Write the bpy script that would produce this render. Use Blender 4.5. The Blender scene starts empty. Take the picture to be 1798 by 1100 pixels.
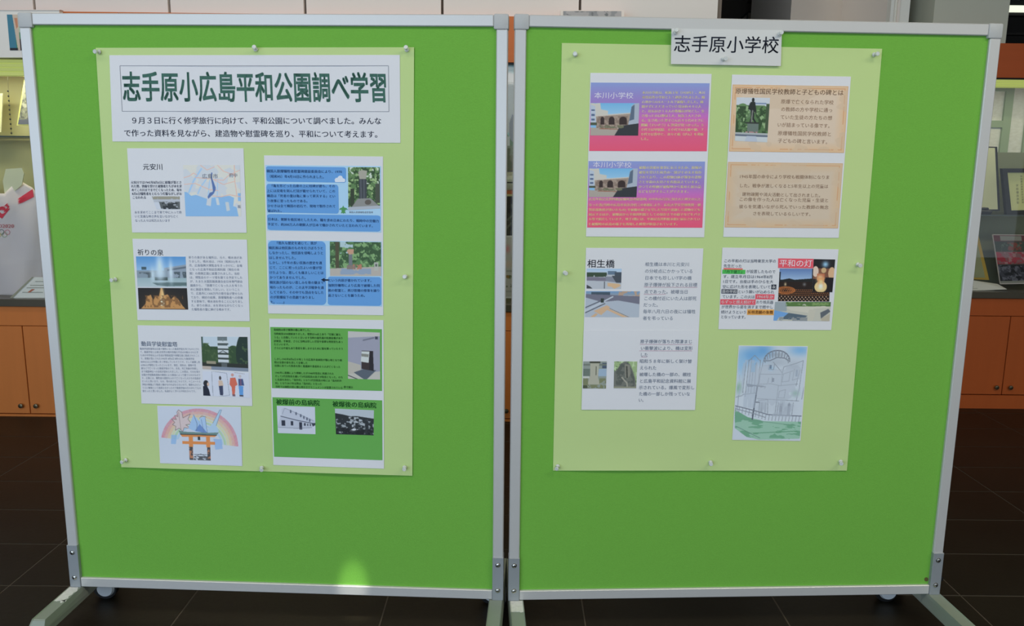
import bpy, bmesh, math, random
import numpy as np
from mathutils import Matrix, Vector
random.seed(7); rng = np.random.RandomState(7)
sc = bpy.context.scene
col = sc.collection

# ------------------------------------------------------------------ camera
F, PITCH, ROLL, ZC = 1400.0, 0.1760, -0.0107, 1.249
cp, sp, cr, sr = math.cos(PITCH), math.sin(PITCH), math.cos(ROLL), math.sin(ROLL)
FWD = np.array([0, cp, -sp]); UP0 = np.array([0, sp, cp]); R0 = np.array([1.0, 0, 0])
RIGHT = cr*R0 - sr*UP0; UP = sr*R0 + cr*UP0
cam = bpy.data.objects.new('camera', bpy.data.cameras.new('camera')); col.objects.link(cam)
cam.data.sensor_width = 36; cam.data.lens = F/1798*36; cam.data.clip_start = 0.05
M = Matrix.Identity(4)
for i in range(3):
    M[i][0] = RIGHT[i]; M[i][1] = UP[i]; M[i][2] = -FWD[i]
M[2][3] = ZC
cam.matrix_world = M
sc.camera = cam

# ------------------------------------------------------------------ light and exposure
sc.view_settings.view_transform = 'Standard'; sc.view_settings.look = 'None'
sc.view_settings.gamma = 1; sc.view_settings.exposure = 0.0
try: sc.view_settings.use_curve_mapping = False
except Exception: pass
w = bpy.data.worlds.new('world'); sc.world = w; w.use_nodes = True
bg = w.node_tree.nodes['Background']; bg.inputs[0].default_value = (0.72, 0.84, 1.0, 1); bg.inputs[1].default_value = 0.66

def area(name, loc, target, sx, sy, power, color, spread=180):
    l = bpy.data.lights.new(name, 'AREA'); l.shape = 'RECTANGLE'; l.size = sx; l.size_y = sy
    l.energy = power; l.color = color; l.spread = math.radians(spread)
    o = bpy.data.objects.new(name, l); col.objects.link(o); o.location = loc
    o.rotation_euler = (Vector(target)-Vector(loc)).to_track_quat('-Z', 'Y').to_euler()
    return o
area('window_daylight', (-2.6, -3.2, 1.5), (-0.3, 3, 0.75), 5.0, 2.2, 112, (0.66, 0.85, 1.10))
area('ceiling_light', (-1.6, 0.4, 2.95), (-1.6, 0.5, 0), 3.4, 0.5, 30, (1.0, 0.93, 0.80))
area('ceiling_light', (2.3, 0.2, 2.95), (2.3, 0.5, 0), 3.0, 0.5, 50, (1.0, 0.93, 0.76))
area('ceiling_light', (-0.4, 2.9, 2.95), (-0.4, 3.4, 1.5), 4.6, 0.3, 18, (1.0, 0.93, 0.84))
sl = bpy.data.lights.new('sun_gap_spot', 'SPOT'); sl.energy = 420; sl.color = (1, 0.98, 0.85)
sl.spot_size = math.radians(1.9); sl.spot_blend = 1.0; sl.shadow_soft_size = 0.01
so = bpy.data.objects.new('sun_patch_spot', sl); col.objects.link(so)  # added spot standing in for a sunbeam on the left board's bottom ledge

# ------------------------------------------------------------------ helpers
def lin(c):
    c = np.asarray(c, float)/255.0
    return np.where(c <= 0.04045, c/12.92, ((c+0.055)/1.055)**2.4)
LW = 0.77
def alb(c, k=LW):            # printed colour as it reads under this room's light -> reflectance
    return np.clip(lin(c)/k, 0.003, 0.93)

_m = {}
def mat(key, color, rough=0.6, metal=0.0, spec=0.4, bump=None, trans=0, alpha=None, emit=None, vcol=False, noise=None, ior=1.45):
    if key in _m: return _m[key]
    m = bpy.data.materials.new(key); m.use_nodes = True; nt = m.node_tree; b = nt.nodes['Principled BSDF']
    c = (float(color[0]), float(color[1]), float(color[2]), 1)
    b.inputs['Base Color'].default_value = c; b.inputs['Roughness'].default_value = rough
    b.inputs['Metallic'].default_value = metal; b.inputs['Specular IOR Level'].default_value = spec
    b.inputs['IOR'].default_value = ior
    if trans: b.inputs['Transmission Weight'].default_value = trans
    if emit: b.inputs['Emission Color'].default_value = (*emit[:3], 1); b.inputs['Emission Strength'].default_value = emit[3]
    if vcol:
        a = nt.nodes.new('ShaderNodeVertexColor'); a.layer_name = 'print'
        nt.links.new(a.outputs['Color'], b.inputs['Base Color'])
    if noise or bump:
        tc = nt.nodes.new('ShaderNodeTexCoord'); mp = nt.nodes.new('ShaderNodeMapping')
        nt.links.new(tc.outputs['Object'], mp.inputs['Vector'])
    if noise:   # (scale xyz, amount)
        n = nt.nodes.new('ShaderNodeTexNoise'); n.inputs['Scale'].default_value = 1; n.inputs['Detail'].default_value = 5
        mp.inputs['Scale'].default_value = noise[0]
        nt.links.new(mp.outputs[0], n.inputs['Vector'])
        mx = nt.nodes.new('ShaderNodeMix'); mx.data_type = 'RGBA'
        mx.inputs['A'].default_value = tuple(max(0, v*(1-noise[1])) for v in c[:3])+(1,)
        mx.inputs['B'].default_value = tuple(min(1, v*(1+noise[1])) for v in c[:3])+(1,)
        nt.links.new(n.outputs['Fac'], mx.inputs['Factor']); nt.links.new(mx.outputs['Result'], b.inputs['Base Color'])
    if bump:    # (scale, strength, distance)
        mp2 = nt.nodes.new('ShaderNodeMapping'); nt.links.new(tc.outputs['Object'], mp2.inputs['Vector'])
        mp2.inputs['Scale'].default_value = bump[0]
        n2 = nt.nodes.new('ShaderNodeTexNoise'); n2.inputs['Scale'].default_value = 1; n2.inputs['Detail'].default_value = 4
        nt.links.new(mp2.outputs[0], n2.inputs['Vector'])
        bp = nt.nodes.new('ShaderNodeBump'); bp.inputs['Strength'].default_value = bump[1]; bp.inputs['Distance'].default_value = bump[2]
        nt.links.new(n2.outputs['Fac'], bp.inputs['Height']); nt.links.new(bp.outputs[0], b.inputs['Normal'])
    _m[key] = m
    return m

def pmat(c, rough=0.65):     # ink colour as seen (0-255)
    return mat('ink_%d_%d_%d' % tuple(int(v) for v in c), alb(c), rough, spec=0.2)

def tag(o, label=None, cat=None, group=None, kind=None):
    if label: o['label'] = label
    if cat: o['category'] = cat
    if group: o['group'] = group
    if kind: o['kind'] = kind
    return o
def empty(name, loc, label=None, cat=None, group=None, kind=None, rz=0):
    o = bpy.data.objects.new(name, None); col.objects.link(o); o.location = loc; o.rotation_euler = (0, 0, rz)
    o.empty_display_size = 0.05
    return tag(o, label, cat, group, kind)
def wmat(o):
    m = Matrix.LocRotScale(o.location, o.rotation_euler, o.scale)
    return m if o.parent is None else wmat(o.parent) @ o.matrix_parent_inverse @ m
def link(name, me, m=None, parent=None, world=True, origin=None):
    """mesh given in world coordinates; its origin is moved to its own centre"""
    if m is not None: me.materials.append(m)
    o = bpy.data.objects.new(name, me); col.objects.link(o)
    n = len(me.vertices)
    if world and n:
        co = np.empty(n*3); me.vertices.foreach_get('co', co); co = co.reshape(-1, 3)
        c = (co.min(0)+co.max(0))/2
        if origin is not None: c = np.array(origin)
        me.vertices.foreach_set('co', (co-c).ravel()); o.location = c
    if parent is not None:
        o.parent = parent; o.matrix_parent_inverse = wmat(parent).inverted()
    return o
def mesh(name, v, f, m=None, parent=None, smooth=False, **k):
    me = bpy.data.meshes.new(name); me.from_pydata([tuple(map(float, p)) for p in v], [], [tuple(map(int, q)) for q in f]); me.update()
    if smooth: me.polygons.foreach_set('use_smooth', [True]*len(me.polygons))
    return link(name, me, m, parent, **k)

class B:                      # box/cylinder collector -> one mesh
    def __init__(s): s.bm = bmesh.new()
    def box(s, x0, x1, y0, y1, z0, z1, bevel=0, T=None, seg=1):
        r = bmesh.ops.create_cube(s.bm, size=1)
        vs = r['verts']
        for v in vs: v.co = Vector(((x0+x1)/2+v.co.x*(x1-x0), (y0+y1)/2+v.co.y*(y1-y0), (z0+z1)/2+v.co.z*(z1-z0)))
        if bevel:
            es = list({e for v in vs for e in v.link_edges})
            rr = bmesh.ops.bevel(s.bm, geom=es, offset=bevel, segments=seg, affect='EDGES', profile=0.5)
            vs = list({v for f in rr['faces'] for v in f.verts} | {v for v in vs if v.is_valid})
        if T is not None:
            for v in vs: v.co = T @ v.co
        return s
    def cyl(s, p0, p1, r0, r1=None, n=16, T=None):
        p0, p1 = Vector(p0), Vector(p1); d = p1-p0
        q = d.to_track_quat('Z', 'Y').to_matrix().to_4x4()
        MM = Matrix.Translation((p0+p1)/2) @ q
        if T is not None: MM = T @ MM
        bmesh.ops.create_cone(s.bm, cap_ends=True, segments=n, radius1=r0, radius2=r0 if r1 is None else r1, depth=d.length, matrix=MM)
        return s
    def prism(s, pts, y0, y1, T=None):   # polygon in x,z extruded in y
        a = [s.bm.verts.new((x, y0, z)) for x, z in pts]; b = [s.bm.verts.new((x, y1, z)) for x, z in pts]
        n = len(pts)
        s.bm.faces.new(a); s.bm.faces.new(b[::-1])
        for i in range(n): s.bm.faces.new((a[i], b[i], b[(i+1) % n], a[(i+1) % n]))
        if T is not None:
            for v in a+b: v.co = T @ v.co
        return s
    def lathe(s, prof, T=None, n=16):    # profile (r, h) about z
        rings = []
        for r, h in prof:
            ring = []
            for i in range(n):
                a = 2*math.pi*i/n; c = Vector((r*math.cos(a), r*math.sin(a), h))
                ring.append(s.bm.verts.new(T @ c if T is not None else c))
            rings.append(ring)
        for k in range(len(rings)-1):
            for i in range(n): s.bm.faces.new((rings[k][i], rings[k][(i+1) % n], rings[k+1][(i+1) % n], rings[k+1][i]))
        s.bm.faces.new(rings[0][::-1]); s.bm.faces.new(rings[-1])
        return s
    def make(s, name, m, parent=None, smooth=False, **k):
        bmesh.ops.recalc_face_normals(s.bm, faces=s.bm.faces)
        me = bpy.data.meshes.new(name); s.bm.to_mesh(me); s.bm.free()
        if smooth:
            me.polygons.foreach_set('use_smooth', [True]*len(me.polygons))
            try: me.set_sharp_from_angle(angle=math.radians(40))
            except Exception: pass
        return link(name, me, m, parent, **k)
def bx(name, dims, m, parent=None, bevel=0, T=None, **k):
    return B().box(*dims, bevel=bevel, T=T).make(name, m, parent, **k)

# ------------------------------------------------------------------ from the photograph's measured corners to points on real planes
def ray(px, py):
    px = np.asarray(px, float); py = np.asarray(py, float)
    a = (px-899)/F; b = -(py-550)/F
    return FWD + a[..., None]*RIGHT + b[..., None]*UP
def at(px, py, Y):            # point of the plane y = Y
    d = ray(px, py); t = Y/d[..., 1]
    return np.array([0, 0, ZC]) + d*t[..., None]
ZB = 0.10
BW, BH = 1.2, 1.518
BOARDS = {'L': (-0.0170, 1.9983, -0.0389), 'R': (-0.0005, 1.9962, 0.0480)}   # inner lower corner x, y and turn
REC = 0.008                   # the cloth panel sits this far behind the frame's face
def norm(b):
    t = BOARDS[b][2]; return np.array([math.sin(t), -math.cos(t), 0])
def waves(b, P):
    x, y, t = BOARDS[b]
    s = (P[..., 0]-x)*math.cos(t)+(P[..., 1]-y)*math.sin(t); z = P[..., 2]
    w_ = 0.0009*(1+np.sin(9*s+1.1)*np.cos(6*z)) + 0.0004*(1+np.sin(31*z+4*s))*0.8 + 0.0005*(1+np.sin(23*s-7*z))*0.5
    lift = np.clip((0.55-z)/0.12, 0, 1)**2
    pin = np.abs(np.sin((s+(1.0 if b == 'L' else -0.12))*math.pi/0.37))
    w_ = w_ + 0.008*lift*pin
    topl = np.clip((z-1.52)/0.06, 0, 1)**2
    return w_ + 0.004*topl*np.abs(np.sin((s+1.0)*math.pi/0.4))
def PB(b, px, py, d=0.0, wave=True):
    """points on board b's cloth, d in front of it, riding on the poster's gentle waves"""
    x, y, t = BOARDS[b]; n = norm(b); D = ray(px, py); C = np.array([0, 0, ZC]); A = np.array([x, y, 0])
    def hit(off):
        k = ((A-C)@n + off)/(D@n)
        return C + D*k[..., None]
    off = np.full(np.shape(px), -REC+d, float)
    p = hit(off)
    if wave: p = hit(off+waves(b, p))
    return p

def lerpquad(q, u, v):        # q: TL TR BR BL
    q = np.asarray(q, float); u = np.asarray(u)[..., None]; v = np.asarray(v)[..., None]
    return (q[0]*(1-u)+q[1]*u)*(1-v) + (q[3]*(1-u)+q[2]*u)*v

def grid_mesh(name, b, q, d, m, parent, nx=12, ny=12, thick=0.0004, colors=None, wave=True):
    u, v = np.meshgrid(np.linspace(0, 1, nx+1), np.linspace(0, 1, ny+1)); p2 = lerpquad(q, u, v)
    P = PB(b, p2[..., 0], p2[..., 1], d, wave); k = (nx+1)*(ny+1)
    i = np.arange(k).reshape(ny+1, nx+1)
    F_ = np.stack([i[:-1, :-1], i[1:, :-1], i[1:, 1:], i[:-1, 1:]], -1).reshape(-1, 4)
    V = P.reshape(-1, 3)
    if thick:
        ring = np.concatenate([i[0, :], i[1:, -1], i[-1, -2::-1], i[-2:0:-1, 0]])
        V = np.vstack([V, V[ring], V[ring]-norm(b)*thick]); r1 = k+np.arange(len(ring)); r2 = r1+len(ring)
        nx_ = np.roll(np.arange(len(ring)), -1)
        F_ = np.vstack([F_, np.stack([r1, r1[nx_], r2[nx_], r2], -1)])
    me = bpy.data.meshes.new(name); me.from_pydata(V.tolist(), [], F_.tolist()); me.update()
    me.polygons.foreach_set('use_smooth', [True]*((nx*ny))+[False]*(len(me.polygons)-nx*ny))
    if colors is not None:
        a = me.color_attributes.new('print', 'FLOAT_COLOR', 'POINT')
        cc = np.ones((len(V), 4)); cc[:k, :3] = colors.reshape(-1, 3); 
        a.data.foreach_set('color', cc.ravel())
    return link(name, me, m, parent)

def poly(name, b, pts, d, m, parent):      # small flat printed shape
    pts = np.asarray(pts, float); P = PB(b, pts[:, 0], pts[:, 1], d)
    return mesh(name, P, [list(range(len(pts)))[::-1]], m, parent)
def rrect(q, r=0.12, n=5, asp=1.0):        # rounded corners inside a quad
    out = []
    ru, rv = r/asp, r
    for cu, cv, a0 in ((ru, rv, 180), (1-ru, rv, 270), (1-ru, 1-rv, 0), (ru, 1-rv, 90)):
        for k in range(n+1):
            a = math.radians(a0+90*k/n); out.append((cu+ru*math.cos(a), cv+rv*math.sin(a)))
    o = np.array(out); return lerpquad(q, o[:, 0], o[:, 1])
def ground(name, b, q, d, m, parent, r=0, asp=1.0):
    """flat printed rectangle, corners rounded by r, riding on the paper's waves"""
    rv = r; ru = r/asp
    vs = sorted(set([0, 1]+list(np.linspace(0, 1, 15))+([rv*(1-math.cos(a)) for a in np.linspace(0, math.pi/2, 7)]+[1-rv*(1-math.cos(a)) for a in np.linspace(0, math.pi/2, 7)] if r else [])))
    N = 14; V, Fc = [], []
    for v in vs:
        e = min(v, 1-v); ins = ru*(1-math.sqrt(max(0, 1-(1-e/rv)**2))) if (r and e < rv) else 0
        for k in range(N+1): V.append((ins+(1-2*ins)*k/N, v))
    V = np.array(V); p = lerpquad(q, V[:, 0], V[:, 1])
    for j in range(len(vs)-1):
        for k in range(N): a = j*(N+1)+k; Fc.append((a, a+N+1, a+N+2, a+1))
    return mesh(name, PB(b, p[:, 0], p[:, 1], d), Fc, m, parent)
def line(name, b, pts, wpx, d, m, parent, closed=False):
    pts = [np.array(p, float) for p in pts]; V = []; Fc = []
    seg = list(zip(pts[:-1], pts[1:])) + ([(pts[-1], pts[0])] if closed else [])
    for a, c in seg:
        t = (c-a)/max(1e-6, np.linalg.norm(c-a)); nn = np.array([-t[1], t[0]])*wpx/2; k = len(V)
        V += [a-nn, c-nn, c+nn, a+nn]; Fc.append((k, k+3, k+2, k+1))
    V = np.array(V); return mesh(name, PB(b, V[:, 0], V[:, 1], d), Fc, m, parent)

# ------------------------------------------------------------------ lettering
_fc = bpy.data.curves.new('lettering', 'FONT'); _fo = bpy.data.objects.new('lettering', _fc); col.objects.link(_fo)
_g = {}
def glyph(ch, bold, res):
    key = (ch, bold, res)
    if key not in _g:
        _fc.resolution_u = res; _fc.body = ch
        dg = bpy.context.evaluated_depsgraph_get(); dg.update()
        me = bpy.data.meshes.new_from_object(_fo.evaluated_get(dg))
        v = np.array([p.co[:2] for p in me.vertices]).reshape(-1, 2)
        f = [tuple(p.vertices) for p in me.polygons]; bpy.data.meshes.remove(me)
        if bold and len(v):      # heavier strokes: the glyph printed again a hair beside itself
            sh = [(-bold, 0), (bold, 0)] if res < 4 else [(-bold, -bold), (bold, -bold), (bold, bold), (-bold, bold), (0, 0)]
            n0 = len(v); v = np.vstack([v+np.array(q_) for q_ in sh]); f = [tuple(i+n0*k for i in t_) for k in range(len(sh)) for t_ in f]
        _g[key] = (v, f)
    return _g[key]
def adv(ch):
    if ch in '（「『' : return 1.0
    if ord(ch) < 128: return 0.32 if ch == ' ' else (0.34 if ch in '(),.' else 0.53)
    return 1.0
def layout(s, bold, res):
    V, Fc, x, n = [], [], 0.0, 0
    for ch in s:
        if ch not in ' 　':
            v, f = glyph(ch, bold, res)
            if len(v):
                V.append(v+np.array([x, 0])); Fc += [tuple(i+n for i in p) for p in f]; n += len(v)
        x += adv(ch)
    return (np.vstack(V) if V else np.zeros((0, 2))), Fc, x
def text(name, b, rows, d, c, parent, bold=0.0, res=2):
    """rows: (string, x0, yc0, x1, yc1, height px): each line runs between two measured points through its middle"""
    VV, FF, n = [], [], 0
    for s, x0, y0, x1, y1, h in rows:
        v, f, wd = layout(s, bold, res)
        if not len(v): continue
        u = v[:, 0]/wd; hh = (v[:, 1]-0.38)*h
        # vertical direction of the board in the photograph at this place
        A = PB(b, np.array([(x0+x1)/2]), np.array([(y0+y1)/2]), 0, False)[0]; up = A+np.array([0, 0, 0.02])
        def prj(p):
            r = p-np.array([0, 0, ZC]); k = r@FWD; return np.array([899+F*(r@RIGHT)/k, 550-F*(r@UP)/k])
        dv = prj(up)-prj(A); dv = dv/np.linalg.norm(dv)
        px = x0+(x1-x0)*u+dv[0]*hh; py = y0+(y1-y0)*u+dv[1]*hh
        VV.append(np.stack([px, py], -1)); FF += [tuple(i+n for i in p) for p in f]; n += len(v)
    if not VV: return
    V = np.vstack(VV)
    return mesh(name, PB(b, V[:, 0], V[:, 1], d), FF, c if not isinstance(c, tuple) else pmat(c), parent)
def block(name, b, lines, x0, y0, x1, x0b, y1, x1b, ncol, h, d, c, parent, bold=0.0, slope=0.0, ys=None):
    """lines between (x0..x1, y0) at the top and (x0b..x1b, y1) at the bottom, ncol full characters wide"""
    rows = []; N = len(lines)
    for i, s in enumerate(lines):
        y = ys[i] if ys else y0+(y1-y0)*i/max(1, N-1); k = (y-y0)/max(1e-6, (y1-y0))
        xa = x0+(x0b-x0)*k; xb = x1+(x1b-x1)*k; L = (xb-xa)*sum(adv(ch) for ch in s)/ncol
        if sum(adv(ch) for ch in s) > ncol: L = xb-xa
        if s.strip(): rows.append((s, xa, y, xa+L, y+slope*L, h))
    return text(name, b, rows, d, c, parent, bold)

# ------------------------------------------------------------------ printed pictures: colours laid on a fine grid
class Pic:
    def __init__(s, w_, h_, base=(255, 255, 255)):
        s.S = 2; s.w, s.h = int(w_)+1, int(h_)+1
        s.a = np.zeros((s.h*s.S, s.w*s.S, 3)); s.a[:] = base
        s.Y, s.X = np.mgrid[0:s.h*s.S, 0:s.w*s.S]; s.X = (s.X+.5)/(s.w*s.S); s.Y = (s.Y+.5)/(s.h*s.S)
        s.asp = w_/h_
    def put(s, m, c, o=1.0):
        m = (np.asarray(m, float)*o)[..., None]; s.a = s.a*(1-m)+np.array(c, float)*m; return s
    def rect(s, x0, y0, x1, y1, c, o=1): return s.put((s.X >= x0) & (s.X < x1) & (s.Y >= y0) & (s.Y < y1), c, o)
    def inside(s, pts):
        r = np.zeros(s.X.shape, bool); n = len(pts)
        for i in range(n):
            (xa, ya), (xb, yb) = pts[i], pts[(i+1) % n]
            if ya == yb: continue
            cnd = ((ya > s.Y) != (yb > s.Y)) & (s.X < (xb-xa)*(s.Y-ya)/(yb-ya)+xa); r ^= cnd
        return r
    def poly(s, pts, c, o=1): return s.put(s.inside(pts), c, o)
    def ell(s, cx, cy, rx, ry, c, o=1): return s.put(((s.X-cx)/rx)**2+((s.Y-cy)/ry)**2 < 1, c, o)
    def soft(s, cx, cy, rx, ry, c, o=1): return s.put(np.exp(-(((s.X-cx)/rx)**2+((s.Y-cy)/ry)**2)), c, o)
    def line(s, pts, w_, c, o=1):
        for (xa, ya), (xb, yb) in zip(pts[:-1], pts[1:]):
            dx, dy = (xb-xa)*s.asp, yb-ya; L2 = dx*dx+dy*dy+1e-12
            t = np.clip(((s.X-xa)*s.asp*dx+(s.Y-ya)*dy)/L2, 0, 1)
            D = np.hypot((s.X-xa)*s.asp-t*dx, (s.Y-ya)-t*dy); s.put(D < w_/2, c, o)
        return s
    def grad(s, y0, y1, c0, c1, x0=0, x1=1):
        k = np.clip((s.Y-y0)/(y1-y0), 0, 1)[..., None]; m = ((s.Y >= y0) & (s.Y < y1) & (s.X >= x0) & (s.X < x1))[..., None]
        s.a = np.where(m, np.array(c0, float)*(1-k)+np.array(c1, float)*k, s.a); return s
    def field(s, sx, sy, seed):
        r = np.random.RandomState(seed); out = 0
        for k, a_ in ((1, .6), (2, .3), (4, .2)):
            nx_, ny_ = max(2, int(sx*k)), max(2, int(sy*k)); g = r.rand(ny_+2, nx_+2)
            fx, fy = s.X*nx_, s.Y*ny_; ix, iy = fx.astype(int), fy.astype(int); tx, ty = fx-ix, fy-iy
            tx = tx*tx*(3-2*tx); ty = ty*ty*(3-2*ty)
            out = out+a_*((g[iy, ix]*(1-tx)+g[iy, ix+1]*tx)*(1-ty)+(g[iy+1, ix]*(1-tx)+g[iy+1, ix+1]*tx)*ty)
        return out/1.1
    def noise(s, m, c, sx=20, sy=14, th=0.5, seed=1, o=1): return s.put(m & (s.field(sx, sy, seed) > th), c, o)
    def R(s, x0, y0, x1, y1): return (s.X >= x0) & (s.X < x1) & (s.Y >= y0) & (s.Y < y1)
    def out(s):
        a = s.a.reshape(s.h, s.S, s.w, s.S, 3).mean((1, 3)); return alb(np.clip(a, 0, 255))
def photo(name, b, q, d, parent, pic):
    return grid_mesh(name, b, q, d, mat('photo_print', (1, 1, 1), 0.5, spec=0.3, vcol=True), parent, pic.w-1, pic.h-1, 0.0002, pic.out())
def newpic(q, base=(255, 255, 255), k=1.35):
    q = np.array(q, float); return Pic(max(8, np.linalg.norm(q[1]-q[0])*k), max(8, np.linalg.norm(q[3]-q[0])*k), base)

# ================================================================== THE ROOM
GY, GX = 0.27, 0.575
floor = empty('floor', (0, 2.4, 0), kind='structure')
bx('grout', (-7, 8, -4, 9, -0.06, -0.0008), mat('grout', (0.075, 0.060, 0.042), 0.7), floor)
ftile = mat('floor_tile', (0.0135, 0.0112, 0.0068), 0.42, spec=0.25, noise=((3, 3, 3), 0.35), bump=((60, 60, 60), 0.15, 0.002))
tmesh = None
for i in range(-6, 8):
    for j in range(-5, 9):
        x0 = -1.51+i*GX; y0 = 2.225+j*GY
        if tmesh is None:
            o = bx('floor_tile', (-GX/2+.0016, GX/2-.0016, -GY/2+.0016, GY/2-.0016, -0.03, 0.0), ftile, floor, bevel=0.0012, world=False); tmesh = o.data
        else:
            o = bpy.data.objects.new('floor_tile', tmesh); col.objects.link(o); o.parent = floor; o.matrix_parent_inverse = wmat(floor).inverted()
        o.location = (x0+GX/2, y0+GY/2, 0)
far = bx('floor_slab', (-1.51-6*GX, -1.51+8*GX, 2.225+9*GY, 8.5, -0.03, 0.0), ftile, floor)
bx('floor_slab', (-6.5, -1.51-6*GX-.003, -3.5, 8.5, -0.03, 0.0), ftile, floor)
bx('floor_slab', (-1.51+8*GX+.003, 7.5, -3.5, 8.5, -0.03, 0.0), ftile, floor)
bx('floor_slab', (-1.51-6*GX, -1.51+8*GX, -3.5, 2.225-5*GY-.003, -0.03, 0.0), ftile, floor)

wallm = mat('beige_wall', alb((188, 182, 175), 0.62), 0.75, bump=((90, 90, 90), 0.1, 0.001))
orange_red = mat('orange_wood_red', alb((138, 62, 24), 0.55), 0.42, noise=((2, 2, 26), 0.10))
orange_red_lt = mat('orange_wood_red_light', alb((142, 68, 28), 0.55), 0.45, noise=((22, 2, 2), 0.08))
white = mat('white_wall', (0.62, 0.60, 0.57), 0.8)
tag(bx('ceiling', (-6.6, 7.6, -3.6, 8.6, 3.0, 3.1), mat('ceiling_paint', (0.72, 0.71, 0.68), 0.9)), kind='structure')
tag(bx('wall_left', (-6.6, -6.5, -3.5, 8.5, -0.03, 3.0), white), kind='structure')
tag(bx('wall_right', (7.5, 7.6, -3.5, 8.5, -0.03, 3.0), white), kind='structure')
tag(bx('wall_far', (-6.6, 7.6, 8.5, 8.6, -0.03, 3.0), mat('dark_wall', (0.05, 0.045, 0.04), 0.8)), kind='structure')

YC = 3.88                     # front plane of the long display cases
def AX(px, py, Y=YC): return float(at(px, py, Y)[0])
def AZ(px, py, Y=YC): return float(at(px, py, Y)[2])
# back wall behind the cases with its joints, above them large beige panels
wb = empty('wall_back', (-1.4, 4.35, 0), kind='structure')
xE = AX(1259, 40, 3.93)
bx('wall_core', (-6.5, xE-0.02, 4.33, 4.45, 0, 3.0), wallm, wb)
bx('joint_backing', (-3.9, xE, 3.965, 4.0, 1.93, 2.98), mat('joint_dark', alb((95, 85, 76), 0.62), 0.8), wb)
js = [AX(60, 8, 3.93), AX(297, 12, 3.93), AX(535.5, 12, 3.93), AX(776.5, 12, 3.93), AX(1018.5, 12, 3.93)]
edges = [js[0]-3*(js[1]-js[0]), js[0]-2*(js[1]-js[0]), js[0]-(js[1]-js[0])] + js + [xE]
zlow = AZ(888, 28.5)
for a, c in zip(edges[:-1], edges[1:]):
    bx('wall_panel', (a+.006, c-.006 if c != xE else c, 3.93, 3.965, zlow+0.002, 2.98), wallm, wb, bevel=0.001)
bx('panel_end', (xE, xE+0.02, 3.94, 4.45, 0, 3.0), mat('joint_dark', (0, 0, 0)), wb)

# stair opening, pale corner wall, door slot and pillar on the right
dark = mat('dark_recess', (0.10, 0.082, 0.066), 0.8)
YW = 4.75
xa, xb = AX(1388, 30, YW), AX(1557, 20, YW)
o = empty('wall_stair', ((xE+xa)/2, 6.5, 0), kind='structure')
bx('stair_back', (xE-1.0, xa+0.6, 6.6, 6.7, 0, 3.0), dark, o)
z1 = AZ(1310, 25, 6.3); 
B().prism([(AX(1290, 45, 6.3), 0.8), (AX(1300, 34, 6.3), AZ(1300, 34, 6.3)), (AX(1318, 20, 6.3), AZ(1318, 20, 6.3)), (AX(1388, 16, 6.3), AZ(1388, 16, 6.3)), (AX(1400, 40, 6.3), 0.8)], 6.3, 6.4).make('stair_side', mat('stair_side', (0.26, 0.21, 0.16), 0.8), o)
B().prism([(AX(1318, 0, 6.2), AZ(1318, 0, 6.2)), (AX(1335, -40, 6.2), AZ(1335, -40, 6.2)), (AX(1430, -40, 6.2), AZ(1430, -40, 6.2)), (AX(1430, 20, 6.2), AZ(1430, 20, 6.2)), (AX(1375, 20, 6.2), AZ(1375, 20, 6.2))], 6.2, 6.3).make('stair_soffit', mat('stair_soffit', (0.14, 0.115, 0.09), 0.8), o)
hr = empty('stair_handrail', (AX(1312, 30, 6.0), 6.0, AZ(1312, 60, 6.0)), 'black stair handrail glimpsed in the dark opening above the right board', 'handrail')
pr = [(AX(px, py, 6.0), 6.0, AZ(px, py, 6.0)) for px, py in ((1290, 44), (1303, 31), (1314, 21), (1328, 20))]
b_ = B()
for p, q in zip(pr[:-1], pr[1:]): b_.cyl(p, q, 0.007, n=8)
b_.make('rail', mat('black_metal', (0.01, 0.01, 0.01), 0.4), hr)
B().cyl((pr[2][0]-.005, 6.0, pr[2][2]), (pr[2][0]-.02, 6.0, 0.0), 0.006, n=8).make('post', mat('black_metal', (0, 0, 0)), hr)

pale = mat('pale_wall', alb((184, 174, 165), 0.50), 0.8)
wc = empty('wall_corner', ((xa+xb)/2, YW, 0), kind='structure')
xm = AX(1478, 20, YW+0.45)
V = [(xa, YW, 0), (xm, YW+.45, 0), (xb, YW, 0), (xa, YW, 3), (xm, YW+.45, 3), (xb, YW, 3), (xa, YW+.8, 0), (xb, YW+.8, 0), (xa, YW+.8, 3), (xb, YW+.8, 3)]
mesh('wall_face', V, [(0, 1, 4, 3), (1, 2, 5, 4), (0, 3, 8, 6), (2, 7, 9, 5), (6, 8, 9, 7)], pale, wc)
d1 = empty('door_1', (AX(1580, 20, YW), YW, 0), kind='structure')
trimm = mat('door_trim', alb((196, 184, 174), 0.50), 0.55)
bx('door_frame', (xb, AX(1563, 20, YW), YW-.05, YW+.05, 0, 2.6), trimm, d1, bevel=.003)
bx('door_leaf', (AX(1563, 20, YW)+.002, AX(1594, 20, YW), YW-.02, YW+.03, 0, 2.6), trimm, d1)
bx('door_edge', (AX(1571, 20, YW), AX(1575, 20, YW), YW-.032, YW-.02, 0, 2.6), pale, d1)
o = empty('wall_slot', (AX(1615, 20, YW+.5), YW+.5, 0), kind='structure')
bx('slot_back', (AX(1590, 20, YW), AX(1640, 20, YW)+.1, YW+.5, YW+.55, 0, 3), mat('black_recess', (0.006, 0.005, 0.004), 0.9), o)
bx('slot_jamb', (AX(1632, 20, YW), AX(1641, 20, YW), YW-.1, YW+.1, 0, 3), mat('olive_jamb', alb((120, 118, 96), 0.5), 0.7), o)
YP = 4.62
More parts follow.
